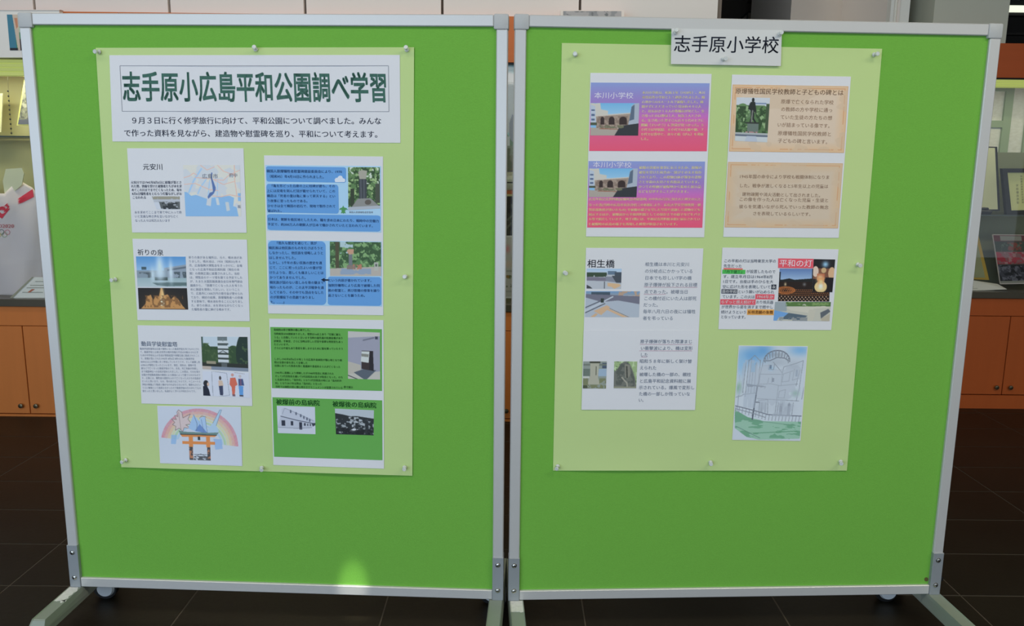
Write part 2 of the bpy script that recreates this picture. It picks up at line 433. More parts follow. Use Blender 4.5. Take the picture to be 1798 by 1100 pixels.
tag(bx('wall_pillar', (AX(1640, 20, YP), AX(1770.5, 30, YP), YP, YP+.5, 0, 3.0), mat('grey_green_wall', alb((150, 152, 138), 0.50), 0.8, bump=((120, 120, 120), .15, .001))), kind='structure')

# lit tube far right
ft = empty('fluorescent_light', (AX(1830, 14, 6.0), 6.0, AZ(1800, 14, 6.0)), 'lit white strip light in the dark area at the far upper right', 'light')
za, zb_ = AZ(1800, 20.5, 6.0), AZ(1800, 9, 6.0)
bx('tube', (AX(1771, 14, 6.0), AX(1771, 14, 6.0)+1.2, 6.0, 6.04, za, zb_), mat('lit_tube', (.9, .9, .8), .5, emit=(0.93, 0.97, 0.78, 0.95)), ft, bevel=.01)
bx('housing', (AX(1771, 14, 6.0)-.01, AX(1771, 14, 6.0)+1.22, 6.04, 6.1, za-.02, zb_+.04), mat('black_metal', (0, 0, 0)), ft)
bx('hanger', (AX(1800, 14, 6.0), AX(1800, 14, 6.0)+.02, 6.05, 6.07, zb_, 3.0), mat('black_metal', (0, 0, 0)), ft)
o = tag(bx('trim_1', (AX(1766, 58, 6.2)-.3, 7.4, 6.2, 6.26, AZ(1790, 61, 6.2), AZ(1790, 58, 6.2)), mat('dark_rail', (0.035, 0.03, 0.026), .6)), kind='structure')

# ================================================================== DISPLAY CASES
orange = mat('orange_wood', alb((158, 84, 38), 0.55), 0.42, noise=((2, 2, 26), 0.10))
orange_lt = mat('orange_wood_light', alb((164, 95, 44), 0.55), 0.45, noise=((22, 2, 2), 0.08))
ledge_m = mat('grey_ledge', (0.12, 0.105, 0.075), 0.35, metal=.5)
valance_m = mat('yellow_diffuser', (0.50, 0.54, 0.16), 0.5, emit=(0.62, 0.72, 0.20, 0.30))
backm = mat('case_back', alb((140, 138, 98), 0.46), 0.75)
backg = mat('case_back_green', alb((96, 100, 76), 0.46), 0.75)
steel = mat('steel', (0.45, 0.45, 0.42), 0.3, metal=0.9)
def glassmat():
    if 'case_glass' in _m: return _m['case_glass']
    m = bpy.data.materials.new('case_glass'); m.use_nodes = True; nt = m.node_tree; nt.nodes.clear()
    out = nt.nodes.new('ShaderNodeOutputMaterial'); mix = nt.nodes.new('ShaderNodeMixShader')
    t = nt.nodes.new('ShaderNodeBsdfTransparent'); g = nt.nodes.new('ShaderNodeBsdfGlossy'); f = nt.nodes.new('ShaderNodeFresnel')
    t.inputs[0].default_value = (.98, .985, .975, 1); g.inputs['Roughness'].default_value = 0.02; f.inputs[0].default_value = 1.5
    nt.links.new(f.outputs[0], mix.inputs[0]); nt.links.new(t.outputs[0], mix.inputs[1]); nt.links.new(g.outputs[0], mix.inputs[2])
    nt.links.new(mix.outputs[0], out.inputs[0]); _m['case_glass'] = m; return m
def cabinet(label, xc, hw, yf, dep, zplinth, zdoor, ztop, zledge, zshelf, zval, zval2, zfas, mback, split=0.0, pane=True, back_z=None, knobdx=0.038, zk=None, lampw=3.2, valance=True):
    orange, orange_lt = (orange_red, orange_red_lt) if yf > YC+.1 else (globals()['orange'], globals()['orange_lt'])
    c = empty('display_cabinet', (xc, yf+dep/2, 0), label, 'cabinet', 'glass display cases along the back wall')
    x0, x1 = xc-hw, xc+hw
    bx('carcass', (x0+.002, x1-.002, yf+.02, yf+dep, zplinth, ztop-.001), orange, c)
    bx('plinth', (x0+.001, x1-.001, yf, yf+dep-.02, 0.0, zplinth-.002), orange_lt, c)
    bx('top_rail', (x0+.001, x1-.001, yf, yf+.019, zdoor+.003, ztop), orange_lt, c, bevel=.001)
    sx = xc+split
    for a, e, s in ((x0+.003, sx-.0025, -1), (sx+.0025, x1-.003, 1)):
        d_ = bx('door', (a, e, yf, yf+.018, zplinth+.003, zdoor), orange_lt, c, bevel=.0012)
        kx = sx+s*knobdx
        T = Matrix.Translation((kx, yf, zk)) @ Matrix.Rotation(math.pi/2, 4, 'X')
        B().lathe([(.004, 0), (.004, .006), (.011, .009), (.0125, .013), (.011, .017), (.005, .0185)], T).make('knob', mat('knob_metal', (0.22, 0.17, 0.10), .3, metal=.9), d_, smooth=True)
    bx('ledge', (x0+.001, x1-.001, yf-.012, yf+dep, ztop, zledge), ledge_m, c, bevel=.002)
    bx('back_panel', (x0+.002, x1-.002, yf+dep-.02, yf+dep, zledge, back_z or zfas), mback, c)
    for s in (x0+.002, x1-.014): bx('side_panel', (s, s+.012, yf+.03, yf+dep-.02, zledge, zval), mat('thin_glass_edge', (.16, .19, .15), .3), c)
    bx('top_board', (x0+.002, x1-.002, yf+.03, yf+dep, zval2+.03, zfas), orange, c)
    sh = bx('glass_shelf', (x0+.015, x1-.015, yf+.04, yf+dep-.03, zshelf-.007, zshelf), glassmat(), c)
    bx('shelf_edge', (x0+.015, x1-.015, yf+.0385, yf+.0395, zshelf-.007, zshelf), mat('shelf_glass', (.10, .13, .10), .15, spec=.6), sh)
    bx('fascia', (x0+.001, x1-.001, yf, yf+.03, zval2+.008, zfas), orange, c, bevel=.001)
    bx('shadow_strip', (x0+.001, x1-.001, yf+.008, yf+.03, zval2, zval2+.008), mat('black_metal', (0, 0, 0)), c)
    if valance: v_ = B().box(x0+.003, x1-.003, yf+.010, yf+.03, zval, zval2)
    hh = (zval2-zval)/4
    for k in range(4 if valance else 0): v_.box(x0+.003, x1-.003, yf+.004, yf+.012, zval+hh*k+.001, zval+hh*(k+1)-.001, bevel=.002)
    if valance: v_.make('light_valance', valance_m, c)
    if pane: bx('glass_pane', (x0+.004, x1-.004, yf+.022, yf+.026, zledge, zval-.001), glassmat(), c)
    l = bpy.data.lights.new('case_lamp', 'AREA'); l.shape = 'RECTANGLE'; l.size = 2*hw-.1; l.size_y = .05; l.energy = lampw; l.color = (1, .96, .74)
    lo = bpy.data.objects.new('case_lamp', l); col.objects.link(lo); lo.location = (xc, yf+.1, zval+.01); lo.rotation_euler = (math.radians(12), 0, 0)
    lo.parent = c; lo.matrix_parent_inverse = wmat(c).inverted()
    return c
ZP, ZD, ZT, ZL = AZ(20, 727), AZ(20, 573), AZ(20, 538), AZ(20, 525.5)
ZSH, ZV, ZV2, ZF = AZ(20, 238), AZ(20, 133), AZ(20, 103.5), zlow
PH = 0.5925
pk = dict(yf=YC, dep=.40, zplinth=ZP, zdoor=ZD, ztop=ZT, zledge=ZL, zshelf=ZSH, zval=ZV, zval2=ZV2, zfas=ZF, mback=backm, zk=AZ(30, 712))
xg = AX(46, 650)
cabinet('orange glass-fronted display case left of the left board, white shirt inside', xg, PH-.001, **pk)
cabinet('orange glass-fronted display case mostly hidden behind the left board', xg+2*PH, PH-.001, **pk)
cabinet('orange glass-fronted display case glimpsed through the gap between the boards', xg+4*PH, PH-.001, valance=False, lampw=1.2, **pk)
YR = 4.2
rk = dict(yf=YR, dep=.38, zplinth=AZ(1745, 694, YR), zdoor=AZ(1745, 556, YR), ztop=AZ(1745, 524, YR), zledge=AZ(1745, 513, YR),
          zshelf=AZ(1760, 378, YR), zval=AZ(1770, 153.5, YR), zval2=AZ(1770, 139.5, YR), zfas=AZ(1770, 76, YR), mback=backg, zk=AZ(1755, 680, YR))
xr = AX(1765, 640, YR)
cabinet('orange glass-fronted display case right of the right board', xr, PH-.001, back_z=AZ(1780, 268, YR+.36), lampw=1.3, **rk)
# window behind the right case: pale blind, mullions
w1 = empty('window_1', (AX(1760, 200, 4.58), 4.6, AZ(1760, 268, 4.6)), kind='structure')
zw0, zw1 = AZ(1780, 272, 4.6), AZ(1780, 140, 4.6)
xw0, xw1 = AX(1715, 200, 4.6), AX(1900, 200, 4.6)
bx('blind', (xw0, xw1, 4.600, 4.606, zw0, zw1), mat('pale_blind', alb((168, 172, 140), 0.36), 0.8, noise=((40, 40, 90), 0.25)), w1)
mull = mat('green_mullion', alb((108, 122, 96), 0.42), .6)
for pa, pb in ((1762, 1776), (1802, 1808)):
    bx('mullion', (AX(pa, 200, 4.59), AX(pb, 200, 4.59), 4.585, 4.599, zw0, zw1), mull, w1)
for ya, yb in ((153, 160), (212, 224)):
    bx('crossbar', (xw0, AX(1776, 200, 4.59), 4.586, 4.599, AZ(1760, yb, 4.59), AZ(1760, ya, 4.59)), mull, w1)

def slab(name, q, Y0, th, m, parent=None, **k):       # upright flat thing standing at y = Y0 with thickness th
    P = [at(px, py, Y0) for px, py in q]
    V = [p for p in P]+[p+np.array([0, th, 0]) for p in P]; n = len(P)
    Fc = [tuple(range(n))[::-1], tuple(range(n, 2*n))]+[(i, (i+1) % n, n+(i+1) % n, n+i) for i in range(n)]
    return mesh(name, V, Fc, m, parent, **k)
def flatpic(name, q, Y0, parent, pic):
    u, v = np.meshgrid(np.linspace(0, 1, pic.w), np.linspace(0, 1, pic.h)); p = lerpquad(q, u, v); P = at(p[..., 0], p[..., 1], Y0).reshape(-1, 3)
    i = np.arange(pic.w*pic.h).reshape(pic.h, pic.w)
    Fc = np.stack([i[:-1, :-1], i[1:, :-1], i[1:, 1:], i[:-1, 1:]], -1).reshape(-1, 4)
    me = bpy.data.meshes.new(name); me.from_pydata(P.tolist(), [], Fc.tolist()); me.update()
    a = me.color_attributes.new('print', 'FLOAT_COLOR', 'POINT'); cc = np.ones((len(P), 4)); cc[:, :3] = pic.out().reshape(-1, 3); a.data.foreach_set('color', cc.ravel())
    return link(name, me, mat('photo_print', (1, 1, 1), vcol=True), parent)
def ctext(name, rows, Y0, c, parent, bold=0.0):
    VV, FF, n = [], [], 0
    for s, x0, y0, x1, y1, h in rows:
        v, f, wd = layout(s, bold, 2); u = v[:, 0]/wd; hh = (v[:, 1]-.38)*h
        VV.append(np.stack([x0+(x1-x0)*u, y0+(y1-y0)*u-hh], -1)); FF += [tuple(i+n for i in p) for p in f]; n += len(v)
    V = np.vstack(VV); return mesh(name, at(V[:, 0], V[:, 1], Y0), FF, c, parent)

# framed print hung over the left case's fascia
YQ = 3.835
fq = [(-32, 18), (104, 18), (109, 101), (-25, 101)]
t = empty('framed_print', (AX(40, 100, YQ), YQ, AZ(40, 101, YQ)), 'white framed abstract print in teal, green and black at upper left', 'picture')
slab('mount', fq, YQ, 0.03, mat('white_mount', alb((206, 196, 188), .62), .6), t)
slab('frame_edge', [(-33, 16.8), (105.2, 16.8), (104.2, 18.2), (-32, 18.2)], YQ-.004, .03, mat('pale_edge', alb((196, 186, 176), .62), .5), t)
q = [(12, 25.5), (86, 25.5), (90, 88.5), (17.5, 88.5)]
p = newpic(q, (60, 130, 92), 1.3)
p.rect(0, 0, .17, .95, (66, 122, 142)).poly([(.13, 0), (.26, 0), (.26, 1), (.20, 1), (.17, .6)], (198, 180, 160)).poly([(.17, .1), (.24, .1), (.24, .35), (.2, .4)], (190, 130, 100))
p.rect(.0, .93, .2, 1, (40, 40, 46)).rect(.26, .68, .5, 1, (42, 38, 48)).rect(.76, 0, 1, .08, (48, 50, 50)).rect(.26, .27, .45, .5, (170, 190, 160)).rect(.34, .08, 1, .68, (190, 190, 180))
flatpic('print', q, YQ-.0015, t, p)

# things in the left case
YB_ = YC+.37
t = empty('certificate', (AX(-10, 232, 4.15), 4.15, ZSH), 'pale certificate card standing on the left case shelf at the picture edge', 'card')
slab('card', [(-45, 164), (4.5, 164), (1.5, 232), (-50, 232)], 4.15, .006, mat('cream_card', alb((206, 210, 150), .5), .6), t)
slab('card_border', [(-42, 168), (2.5, 168), (0, 229), (-46, 229)], 4.148, .0015, mat('pale_print', alb((176, 184, 130), .5), .6), t)
t = empty('framed_photograph', (AX(40, 220, 4.05), 4.05, ZSH), 'photograph in a yellow-edged frame leaning on the left case shelf', 'picture')
q = [(43, 141), (95, 141), (82, 219), (30, 219)]
slab('frame', [(42.5, 140), (97, 140), (84, 220.5), (29, 220.5)], 4.05, .012, mat('yellow_frame', alb((196, 200, 106), .5), .4), t)
p = newpic([(45, 143), (92, 143), (80, 218.5), (31.5, 218.5)], (138, 140, 118), .9)
p.noise(p.X > -1, (96, 98, 92), 7, 9, .5, 3).noise(p.X > -1, (170, 170, 150), 6, 7, .62, 5).rect(0, .88, 1, 1, (96, 100, 110))
flatpic('photograph', [(45, 143), (92, 143), (80, 218.5), (31.5, 218.5)], 4.048, t, p)
t = empty('dot_string', (AX(17, 235, 3.98), 3.98, AZ(17, 290, 3.98)), 'thin vertical string of small dark dots inside the left case', 'string')  # vertical run of small dark dots, modelled as solids on a thread
pts = [(14, 160), (15, 169), (15.6, 177), (16.3, 185), (16.8, 193), (17.3, 201), (18, 209.5), (18.7, 218), (19.4, 226), (20, 234)]
a0, a1 = at(13.5, 150, 3.98), at(20.5, 236.5, 3.98)
B().cyl(tuple(at(13.2, 134, 3.98)), tuple(a1), .0006, n=6).make('thread', mat('dark_thread', (.05, .05, .035), .7), t)
bm0 = None
for px, py in pts:
    c = at(px, py, 3.98)
    if bm0 is None:
        o = B().lathe([(.001, -.005), (.0035, -.003), (.0042, 0), (.0035, .003), (.001, .005)], None, 8).make('dark_dot', mat('dark_mark', (.04, .045, .03), .5), t, world=False); bm0 = o.data
    else:
        o = bpy.data.objects.new('dark_dot', bm0); col.objects.link(o); o.parent = t; o.matrix_parent_inverse = wmat(t).inverted()
    o.location = tuple(c)

# white shirt with red brush bands, standing in the left case
t = empty('white_shirt', (AX(-5, 500, 4.02), 4.02, ZL), 'white short-sleeved top with red brushstroke bands and printed rings in the left case', 'shirt')
def shirt_pt(px, py):
    base = at(px, py, 4.07); cx_ = (px+5)/95.0
    bulge = .07*np.clip(1-cx_**2, 0, 1)**.6*(0.5+.5*np.clip((py-300)/60, 0, 1)) + .006*np.sin(px*.11+py*.02)+.004*np.sin(px*.06-py*.05)
    d = ray(px, py); tt = (4.07-bulge)/d[..., 1]; return np.array([0, 0, ZC])+d*tt[..., None]
def shirt_surface(name, fn, nu, nv, m, lift=0.0, back=True):
    u, v = np.meshgrid(np.linspace(0, 1, nu+1), np.linspace(0, 1, nv+1)); px, py = fn(u, v)
    P = shirt_pt(px, py); P[..., 1] -= lift; k = (nu+1)*(nv+1); i = np.arange(k).reshape(nv+1, nu+1)
    Fc = np.stack([i[:-1, :-1], i[1:, :-1], i[1:, 1:], i[:-1, 1:]], -1).reshape(-1, 4); V = P.reshape(-1, 3)
    if back:
        V = np.vstack([V, V+np.array([0, .012, 0])]); ring = np.concatenate([i[0, :], i[1:, -1], i[-1, -2::-1], i[-2:0:-1, 0]]); nx_ = np.roll(ring, -1)
        Fc = np.vstack([Fc, np.stack([ring, nx_, nx_+k, ring+k], -1)])
    return mesh(name, V, Fc, m, t, smooth=True)
def left_of(py): return -5-np.interp(py, [316, 345, 400, 520], [48, 74, 84, 92])
def right_of(py): return -5+np.interp(py, [316, 345, 400, 520], [48, 72, 76, 82])
def body(u, v):
    top = 338-24*np.clip(np.abs(u-.5)*2-.22, 0, .5)/.5 + 16*np.clip(np.abs(u-.5)*2-.72, 0, 1)/.28
    top = np.where(np.abs(u-.5) < .11, 340, top); py = top+(521-top)*v
    return left_of(py)+(right_of(py)-left_of(py))*u, py
shirtm = mat('white_fabric', (0.93, 0.83, 0.82), .8, bump=((160, 160, 160), .1, .001))
shirt_surface('body', body, 48, 30, shirtm)
slab('collar', [(10, 297), (38, 295), (42, 305), (38, 325), (14, 346), (8, 340), (5, 318)], 4.02, .006, mat('pale_lining', alb((190, 190, 150), .5), .7), t)
redm = mat('red_print', alb((196, 40, 58), .46), .7)
def band(name, q, jag0, jag1, seed):
    r = np.random.RandomState(seed); pts = []
    q = np.array(q, float); n = 9
    for k in range(n+1):
        v_ = k/n; pts.append(lerpquad(q, 0+(jag0*r.rand() if k % 2 else 0), v_))
    for k in range(n, -1, -1):
        v_ = k/n; pts.append(lerpquad(q, 1-(jag1*r.rand() if k % 2 else 0), v_))
    pts = np.array(pts); P = shirt_pt(pts[:, 0], pts[:, 1]); P[:, 1] -= .0035
    V = np.vstack([P, P.mean(0)[None]]); n_ = len(P)
    V[-1, 1] -= .0005
    return mesh(name, V, [(i, n_, (i+1) % n_) for i in range(n_)], redm, t)
band('red_band', [(31, 350), (58, 332), (60, 346), (32, 360)], .35, 0, 3)
band('red_band', [(-24, 366), (15, 357), (18, 367), (4, 384)], 0, .3, 4)
band('red_band', [(-40, 372), (8, 362), (14, 370), (-10, 382)], .1, .2, 9)
def stext(name, rows, m, bold=0):
    VV, FF, n = [], [], 0
    for s, x0, y0, x1, y1, h in rows:
        v, f, wd = layout(s, bold, 2); VV.append(np.stack([x0+(x1-x0)*v[:, 0]/wd, y0+(y1-y0)*v[:, 0]/wd-(v[:, 1]-.38)*h], -1)); FF += [tuple(i+n for i in p) for p in f]; n += len(v)
    V = np.vstack(VV); P = shirt_pt(V[:, 0], V[:, 1]); P[:, 1] -= .004; return mesh(name, P, FF, m, t)
stext('lettering', [('TOKYO 2020', -24.5, 396.5, 25.5, 397, 9.2)], mat('rose_ink', alb((160, 96, 100), .46), .7), .02)
def ringp(name, cx, cy, r, c):
    a = np.linspace(0, 2*np.pi, 25)[:-1]; px = np.concatenate([cx+r*np.cos(a), cx+(r-.9)*np.cos(a)]); py = np.concatenate([cy+r*np.sin(a), cy+(r-.9)*np.sin(a)])
    P = shirt_pt(px, py); P[:, 1] -= .0042; n = 24
    return mesh(name, P, [(i, (i+1) % n, n+(i+1) % n, n+i) for i in range(n)], mat('ring_%d_%d' % (c[0], c[1]), alb(c, .46), .7), t)
for cx, cy, c in ((-7, 407, (90, 120, 160)), (3.5, 407.5, (70, 72, 74)), (13.5, 408, (176, 110, 120)), (-2, 412.5, (180, 160, 90)), (8.5, 412.5, (120, 140, 110))): ringp('printed_ring', cx, cy, 4.6, c)

# open certificate folder on the ledge in the left case
def lying(name, label, cat, q, z, th, m, Yn, Yf, parent_parts=None):
    """q: pixel corners TL TR BR BL; far corners lie at y=Yf (raised), near ones at y=Yn"""
    P = [at(q[0][0], q[0][1], Yf), at(q[1][0], q[1][1], Yf), at(q[2][0], q[2][1], Yn), at(q[3][0], q[3][1], Yn)]
    n_ = np.cross(P[2]-P[3], P[0]-P[3]); n_ = n_/np.linalg.norm(n_)
    if n_[2] < 0: n_ = -n_
    V = [p for p in P]+[p-n_*th for p in P]
    t = empty(name, tuple((P[2]+P[3])/2), label, cat)
    mesh('cover', V, [(0, 1, 2, 3), (7, 6, 5, 4), (0, 4, 5, 1), (1, 5, 6, 2), (2, 6, 7, 3), (3, 7, 4, 0)], m, t)
    return t, np.array(P), n_
creamm = mat('cream_paper', alb((190, 190, 168), .44), .6)
tt, P, n_ = lying('certificate_folder', 'open cream certificate folder lying at the foot of the white shirt', 'folder', [(58, 487), (112, 487), (104, 523.5), (20, 523.5)], 0, .006, creamm, YC+.035, YC+.075)
def on(P, n_, u, v, h=.001):
    return (P[0]*(1-u)+P[1]*u)*(1-v)+(P[3]*(1-u)+P[2]*u)*v+n_*h
mesh('spine', [on(P, n_, -.03, 0, .002), on(P, n_, .035, 0, .002), on(P, n_, .035, 1, .002), on(P, n_, -.03, 1, .002)], [(0, 1, 2, 3)], mat('grey_spine', alb((120, 118, 104), .44), .5), tt)
V, Fc = [], []
for k, (u0, u1, v_) in enumerate(((.2, .5, .2), (.15, .7, .38), (.12, .8, .5), (.12, .6, .72))):
    i = len(V); V += [on(P, n_, u0, v_), on(P, n_, u1, v_), on(P, n_, u1, v_+.03), on(P, n_, u0, v_+.03)]; Fc.append((i, i+1, i+2, i+3))
mesh('printed_line', V, Fc, mat('grey_ink', alb((120, 120, 110), .5), .6), tt)
V = [on(P, n_, .28, .58, .0012), on(P, n_, .36, .58, .0012), on(P, n_, .30, .74, .0012), on(P, n_, .24, .74, .0012)]
mesh('seal', V, [(0, 1, 2, 3)], mat('seal_red', alb((150, 90, 70), .5), .6), tt)

# things seen through the gap
YG = 3.915
t = empty('painted_reflection', (AX(890, 334, YG), YG, AZ(890, 300, YG)), 'tall panel painted as a reflection of cloudy sky and hills, seen through the gap', 'picture')  # panel stands in for the outdoor reflection in the case glass, painted as colour
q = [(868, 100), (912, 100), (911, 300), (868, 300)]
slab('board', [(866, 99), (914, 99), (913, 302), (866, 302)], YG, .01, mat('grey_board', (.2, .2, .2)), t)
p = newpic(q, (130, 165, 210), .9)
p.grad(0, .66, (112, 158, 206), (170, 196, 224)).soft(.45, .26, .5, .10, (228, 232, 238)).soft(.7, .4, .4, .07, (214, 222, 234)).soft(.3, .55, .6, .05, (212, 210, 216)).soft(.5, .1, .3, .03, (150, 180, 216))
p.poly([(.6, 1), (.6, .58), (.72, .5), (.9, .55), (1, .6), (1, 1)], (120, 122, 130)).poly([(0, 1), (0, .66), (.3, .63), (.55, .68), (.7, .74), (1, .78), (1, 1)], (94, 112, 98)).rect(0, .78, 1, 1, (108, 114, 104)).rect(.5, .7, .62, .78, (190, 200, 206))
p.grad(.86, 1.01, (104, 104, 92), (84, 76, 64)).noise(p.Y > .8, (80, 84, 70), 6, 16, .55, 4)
p.a = np.clip(p.a*1.45, 0, 255)  # reflected daylight: brightness raised in the painted colours
flatpic('photograph', q, YG-.0012, t, p)  # surface carrying the painted sky reflection
t = empty('white_vase', (AX(890, 335, 4.0), 4.0, ZSH-.0), 'white vase with painted grey pattern on the shelf seen through the gap', 'vase')
o_sh = AZ(890, 334, 4.0)
hz = AZ(890, 296, 4.0)-o_sh
T = Matrix.Translation((AX(893, 330, 4.0), 4.0, o_sh))
B().lathe([(.03, 0), (.042, hz*.1), (.055, hz*.35), (.052, hz*.6), (.03, hz*.85), (.024, hz*.93), (.03, hz)], T, 20).make('body', mat('white_china', alb((150, 152, 138), .42), .3, noise=((30, 30, 60), .25)), t, smooth=True)
B().lathe([(.0555, hz*.33), (.0562, hz*.36), (.0555, hz*.39)], T, 20).make('painted_band', mat('dark_mark', (0, 0, 0)), t)
tag(bx('wooden_stand', (AX(860, 338, 3.98), AX(925, 338, 3.98), 3.96, 4.05, AZ(890, 341, 3.98), AZ(890, 334.5, 3.98)), orange), 'thin orange wooden board under the white vase in the gap', 'stand')
t = empty('ink_painting', (AX(890, 412, 4.2), 4.2, ZL), 'dark framed ink painting of branches below the vase in the gap', 'picture')
q = [(862, 345), (922, 345), (920, 414), (862, 414)]
slab('board', q, 4.2, .01, mat('charcoal_board', (.02, .025, .018)), t)
p = newpic(q, (46, 52, 42), .9); p.noise(p.X > -1, (24, 26, 22), 6, 8, .5, 8).line([(.3, 1), (.5, .6), (.42, .3), (.6, 0)], .06, (20, 20, 18)).line([(.5, .6), (.7, .45), (.62, .2)], .05, (84, 92, 80)).line([(.45, .85), (.6, .7)], .05, (84, 90, 78))
flatpic('painting', [(864, 347), (920, 347), (918, 412), (864, 412)], 4.1985, t, p)
t = empty('flower_poster', (AX(890, 525, 3.97), 3.97, ZL), 'white poster with pink and green floral prints seen through the gap', 'poster')
q = [(868, 414), (918, 414), (917, 524), (869, 524)]
slab('sheet', q, 3.97, .004, mat('poster_white', alb((190, 186, 180), .5), .6), t)
p = newpic([(870, 417), (916, 417), (915, 521), (871, 521)], (196, 192, 186), .9)
p.soft(.4, .2, .14, .06, (214, 130, 140)).soft(.35, .45, .4, .06, (214, 190, 176)).rect(0, .56, 1, .58, (150, 150, 140)).noise(p.R(.2, .64, .8, .84), (92, 104, 60), 8, 12, .5, 6).noise(p.R(.2, .64, .8, .84), (150, 120, 60), 8, 12, .68, 7).rect(.1, .9, .9, .92, (160, 160, 156))
flatpic('print', [(870, 417), (916, 417), (915, 521), (871, 521)], 3.9688, t, p)
t = empty('mounted_photograph', (AX(1040, 60, 3.85), 3.85, AZ(1040, 60, 3.85)), 'clear-cornered grey photograph above the top rail of the right board', 'picture')
slab('backing', [(984, 18), (1096, 18), (1096, 60), (984, 60)], 3.845, .03, mat('pale_edge', (0, 0, 0)), t)
q = [(989, 19.5), (1091, 19.5), (1091, 58), (989, 58)]; p = newpic(q, (138, 138, 138), .9); p.noise(p.X > -1, (164, 160, 158), 8, 4, .5, 12).noise(p.X > -1, (110, 112, 112), 12, 6, .65, 13)
flatpic('photograph', q, 3.8435, t, p)

# things in the right case
ZRL, ZRS = rk['zledge'], rk['zshelf']
t = empty('framed_award', (AX(1720, 375, 4.42), 4.42, ZRS), 'cream award in a thin dark frame left of the black-framed certificate', 'picture')
slab('frame', [(1690, 256), (1751, 258), (1756, 371), (1690, 371)], 4.42, .02, mat('black_frame', (.02, .018, .014), .3), t)
slab('paper', [(1690, 258), (1747, 260), (1752, 368), (1690, 368)], 4.418, .0015, mat('award_paper', alb((168, 168, 134), .44), .6), t)
tag(B().box(AX(1716, 372, 4.33), AX(1738, 372, 4.33), 4.30, 4.36, ZRS, ZRS+.02, bevel=.006).box(AX(1720, 372, 4.33), AX(1733, 372, 4.33), 4.31, 4.35, ZRS+.019, ZRS+.034, bevel=.005).make('black_stand', mat('black_metal', (0, 0, 0))), 'small black stand at the foot of the cream award', 'stand')
t = empty('framed_certificate', (AX(1800, 378, 4.4), 4.4, ZRS), 'cream certificate in a wide black frame on the right case shelf', 'picture')
O = [(1760, 296), (1858, 296), (1862, 374), (1768, 377)]; I_ = [(1769, 303), (1850, 303), (1853, 368), (1776, 370)]
Pn = [at(a, b, 4.4) for a, b in O]+[at(a, b, 4.4) for a, b in I_]; Pk = [p+np.array([0, .025, 0]) for p in Pn]
Fc = [(i, (i+1) % 4, 4+(i+1) % 4, 4+i) for i in range(4)]+[(8+i, 8+(i+1) % 4, (i+1) % 4, i) for i in range(4)]+[(4+i, 4+(i+1) % 4, 12+(i+1) % 4, 12+i) for i in range(4)]
mesh('frame', Pn+Pk, Fc, mat('black_frame', (0, 0, 0)), t)
slab('paper', [(1767, 301), (1852, 301), (1855, 370), (1774, 372)], 4.412, .006, mat('certificate_paper', alb((182, 176, 118), .44), .6), t)
V, FF, n = [], [], 0
for s, px, y0, y1 in (('表彰状', 1788, 326, 352), ('右の者成績優秀', 1793.5, 316, 356)):
    for k, ch in enumerate(s):
        pass
ink = mat('certificate_ink', alb((96, 96, 66), .44), .6)
b_v, b_f = [], []
for cx, y0, y1, nn in ((1786, 326, 362, 6), (1793, 310, 360, 11)):
    for k in range(nn):
        cy = y0+(y1-y0)*k/nn; ch = '学校優良表彰状授与健康努力'[k % 13]; v, f = glyph(ch, 0, 2); h = (y1-y0)/nn*.8
        i0 = len(b_v); b_v += [(cx+k*.3+(a-.5)*h, cy-(b-.38)*h) for a, b in v]; b_f += [tuple(i+i0 for i in p) for p in f]
b_v = np.array(b_v); mesh('writing', at(b_v[:, 0], b_v[:, 1], 4.4108), b_f, ink, t)
t = empty('gold_frame', (AX(1715, 490, 4.36), 4.36, ZRL), 'gold-edged frame leaning at the left on the lower level of the right case', 'picture')
slab('frame', [(1690, 402), (1716, 404), (1737, 492), (1690, 490)], 4.36, .015, mat('gold_edge', alb((150, 122, 44), .42), .35, metal=.3), t)
slab('mount', [(1690, 405), (1712, 408), (1730, 488), (1690, 487)], 4.358, .0015, mat('olive_mount', alb((120, 122, 88), .44), .6), t)
t = empty('photo_poster', (AX(1790, 497, 4.34), 4.34, ZRL), 'dark poster with rows of red and pink photographs in the right case', 'poster')
q = [(1744, 413), (1842, 414), (1848, 496), (1757, 498)]
slab('board', [(1742.5, 412), (1844, 413), (1850, 498), (1756, 499.5)], 4.34, .006, mat('pale_edge', (0, 0, 0)), t)
p = newpic(q, (74, 70, 62), 1.1)
p.rect(0, 0, 1, .13, (104, 44, 40)).rect(.12, .02, .5, .12, (150, 146, 132)).rect(0, .14, 1, .34, (58, 68, 50)).noise(p.R(.2, .16, .5, .32), (140, 66, 50), 14, 14, .45, 2).noise(p.R(.1, .16, .6, .34), (96, 110, 90), 16, 14, .6, 3)
p.rect(0, .35, 1, .6, (146, 96, 96)).noise(p.R(0, .36, 1, .6), (176, 52, 66), 10, 14, .5, 4).noise(p.R(0, .36, 1, .6), (180, 130, 130), 12, 12, .62, 5).rect(0, .62, 1, .95, (66, 66, 74)).noise(p.R(0, .62, 1, .95), (110, 110, 120), 18, 18, .52, 6).noise(p.R(0, .62, 1, .95), (34, 34, 38), 14, 16, .55, 7).rect(0, .95, 1, 1, (150, 148, 136))
flatpic('print', q, 4.3385, t, p)
tt, P, n_ = lying('white_booklet', 'thin white booklet lying flat in front of the dark photo poster', 'booklet', [(1706, 492), (1752, 499), (1768, 508), (1700, 511)], 0, .003, creamm, YR+.05, YR+.12)
V, Fc = [], []
for k in range(5):
    i = len(V); v_ = .15+.16*k; V += [on(P, n_, .1, v_), on(P, n_, .8, v_), on(P, n_, .8, v_+.04), on(P, n_, .1, v_+.04)]; Fc.append((i, i+1, i+2, i+3))
mesh('printed_line', V, Fc, mat('grey_ink', (0, 0, 0)), tt)
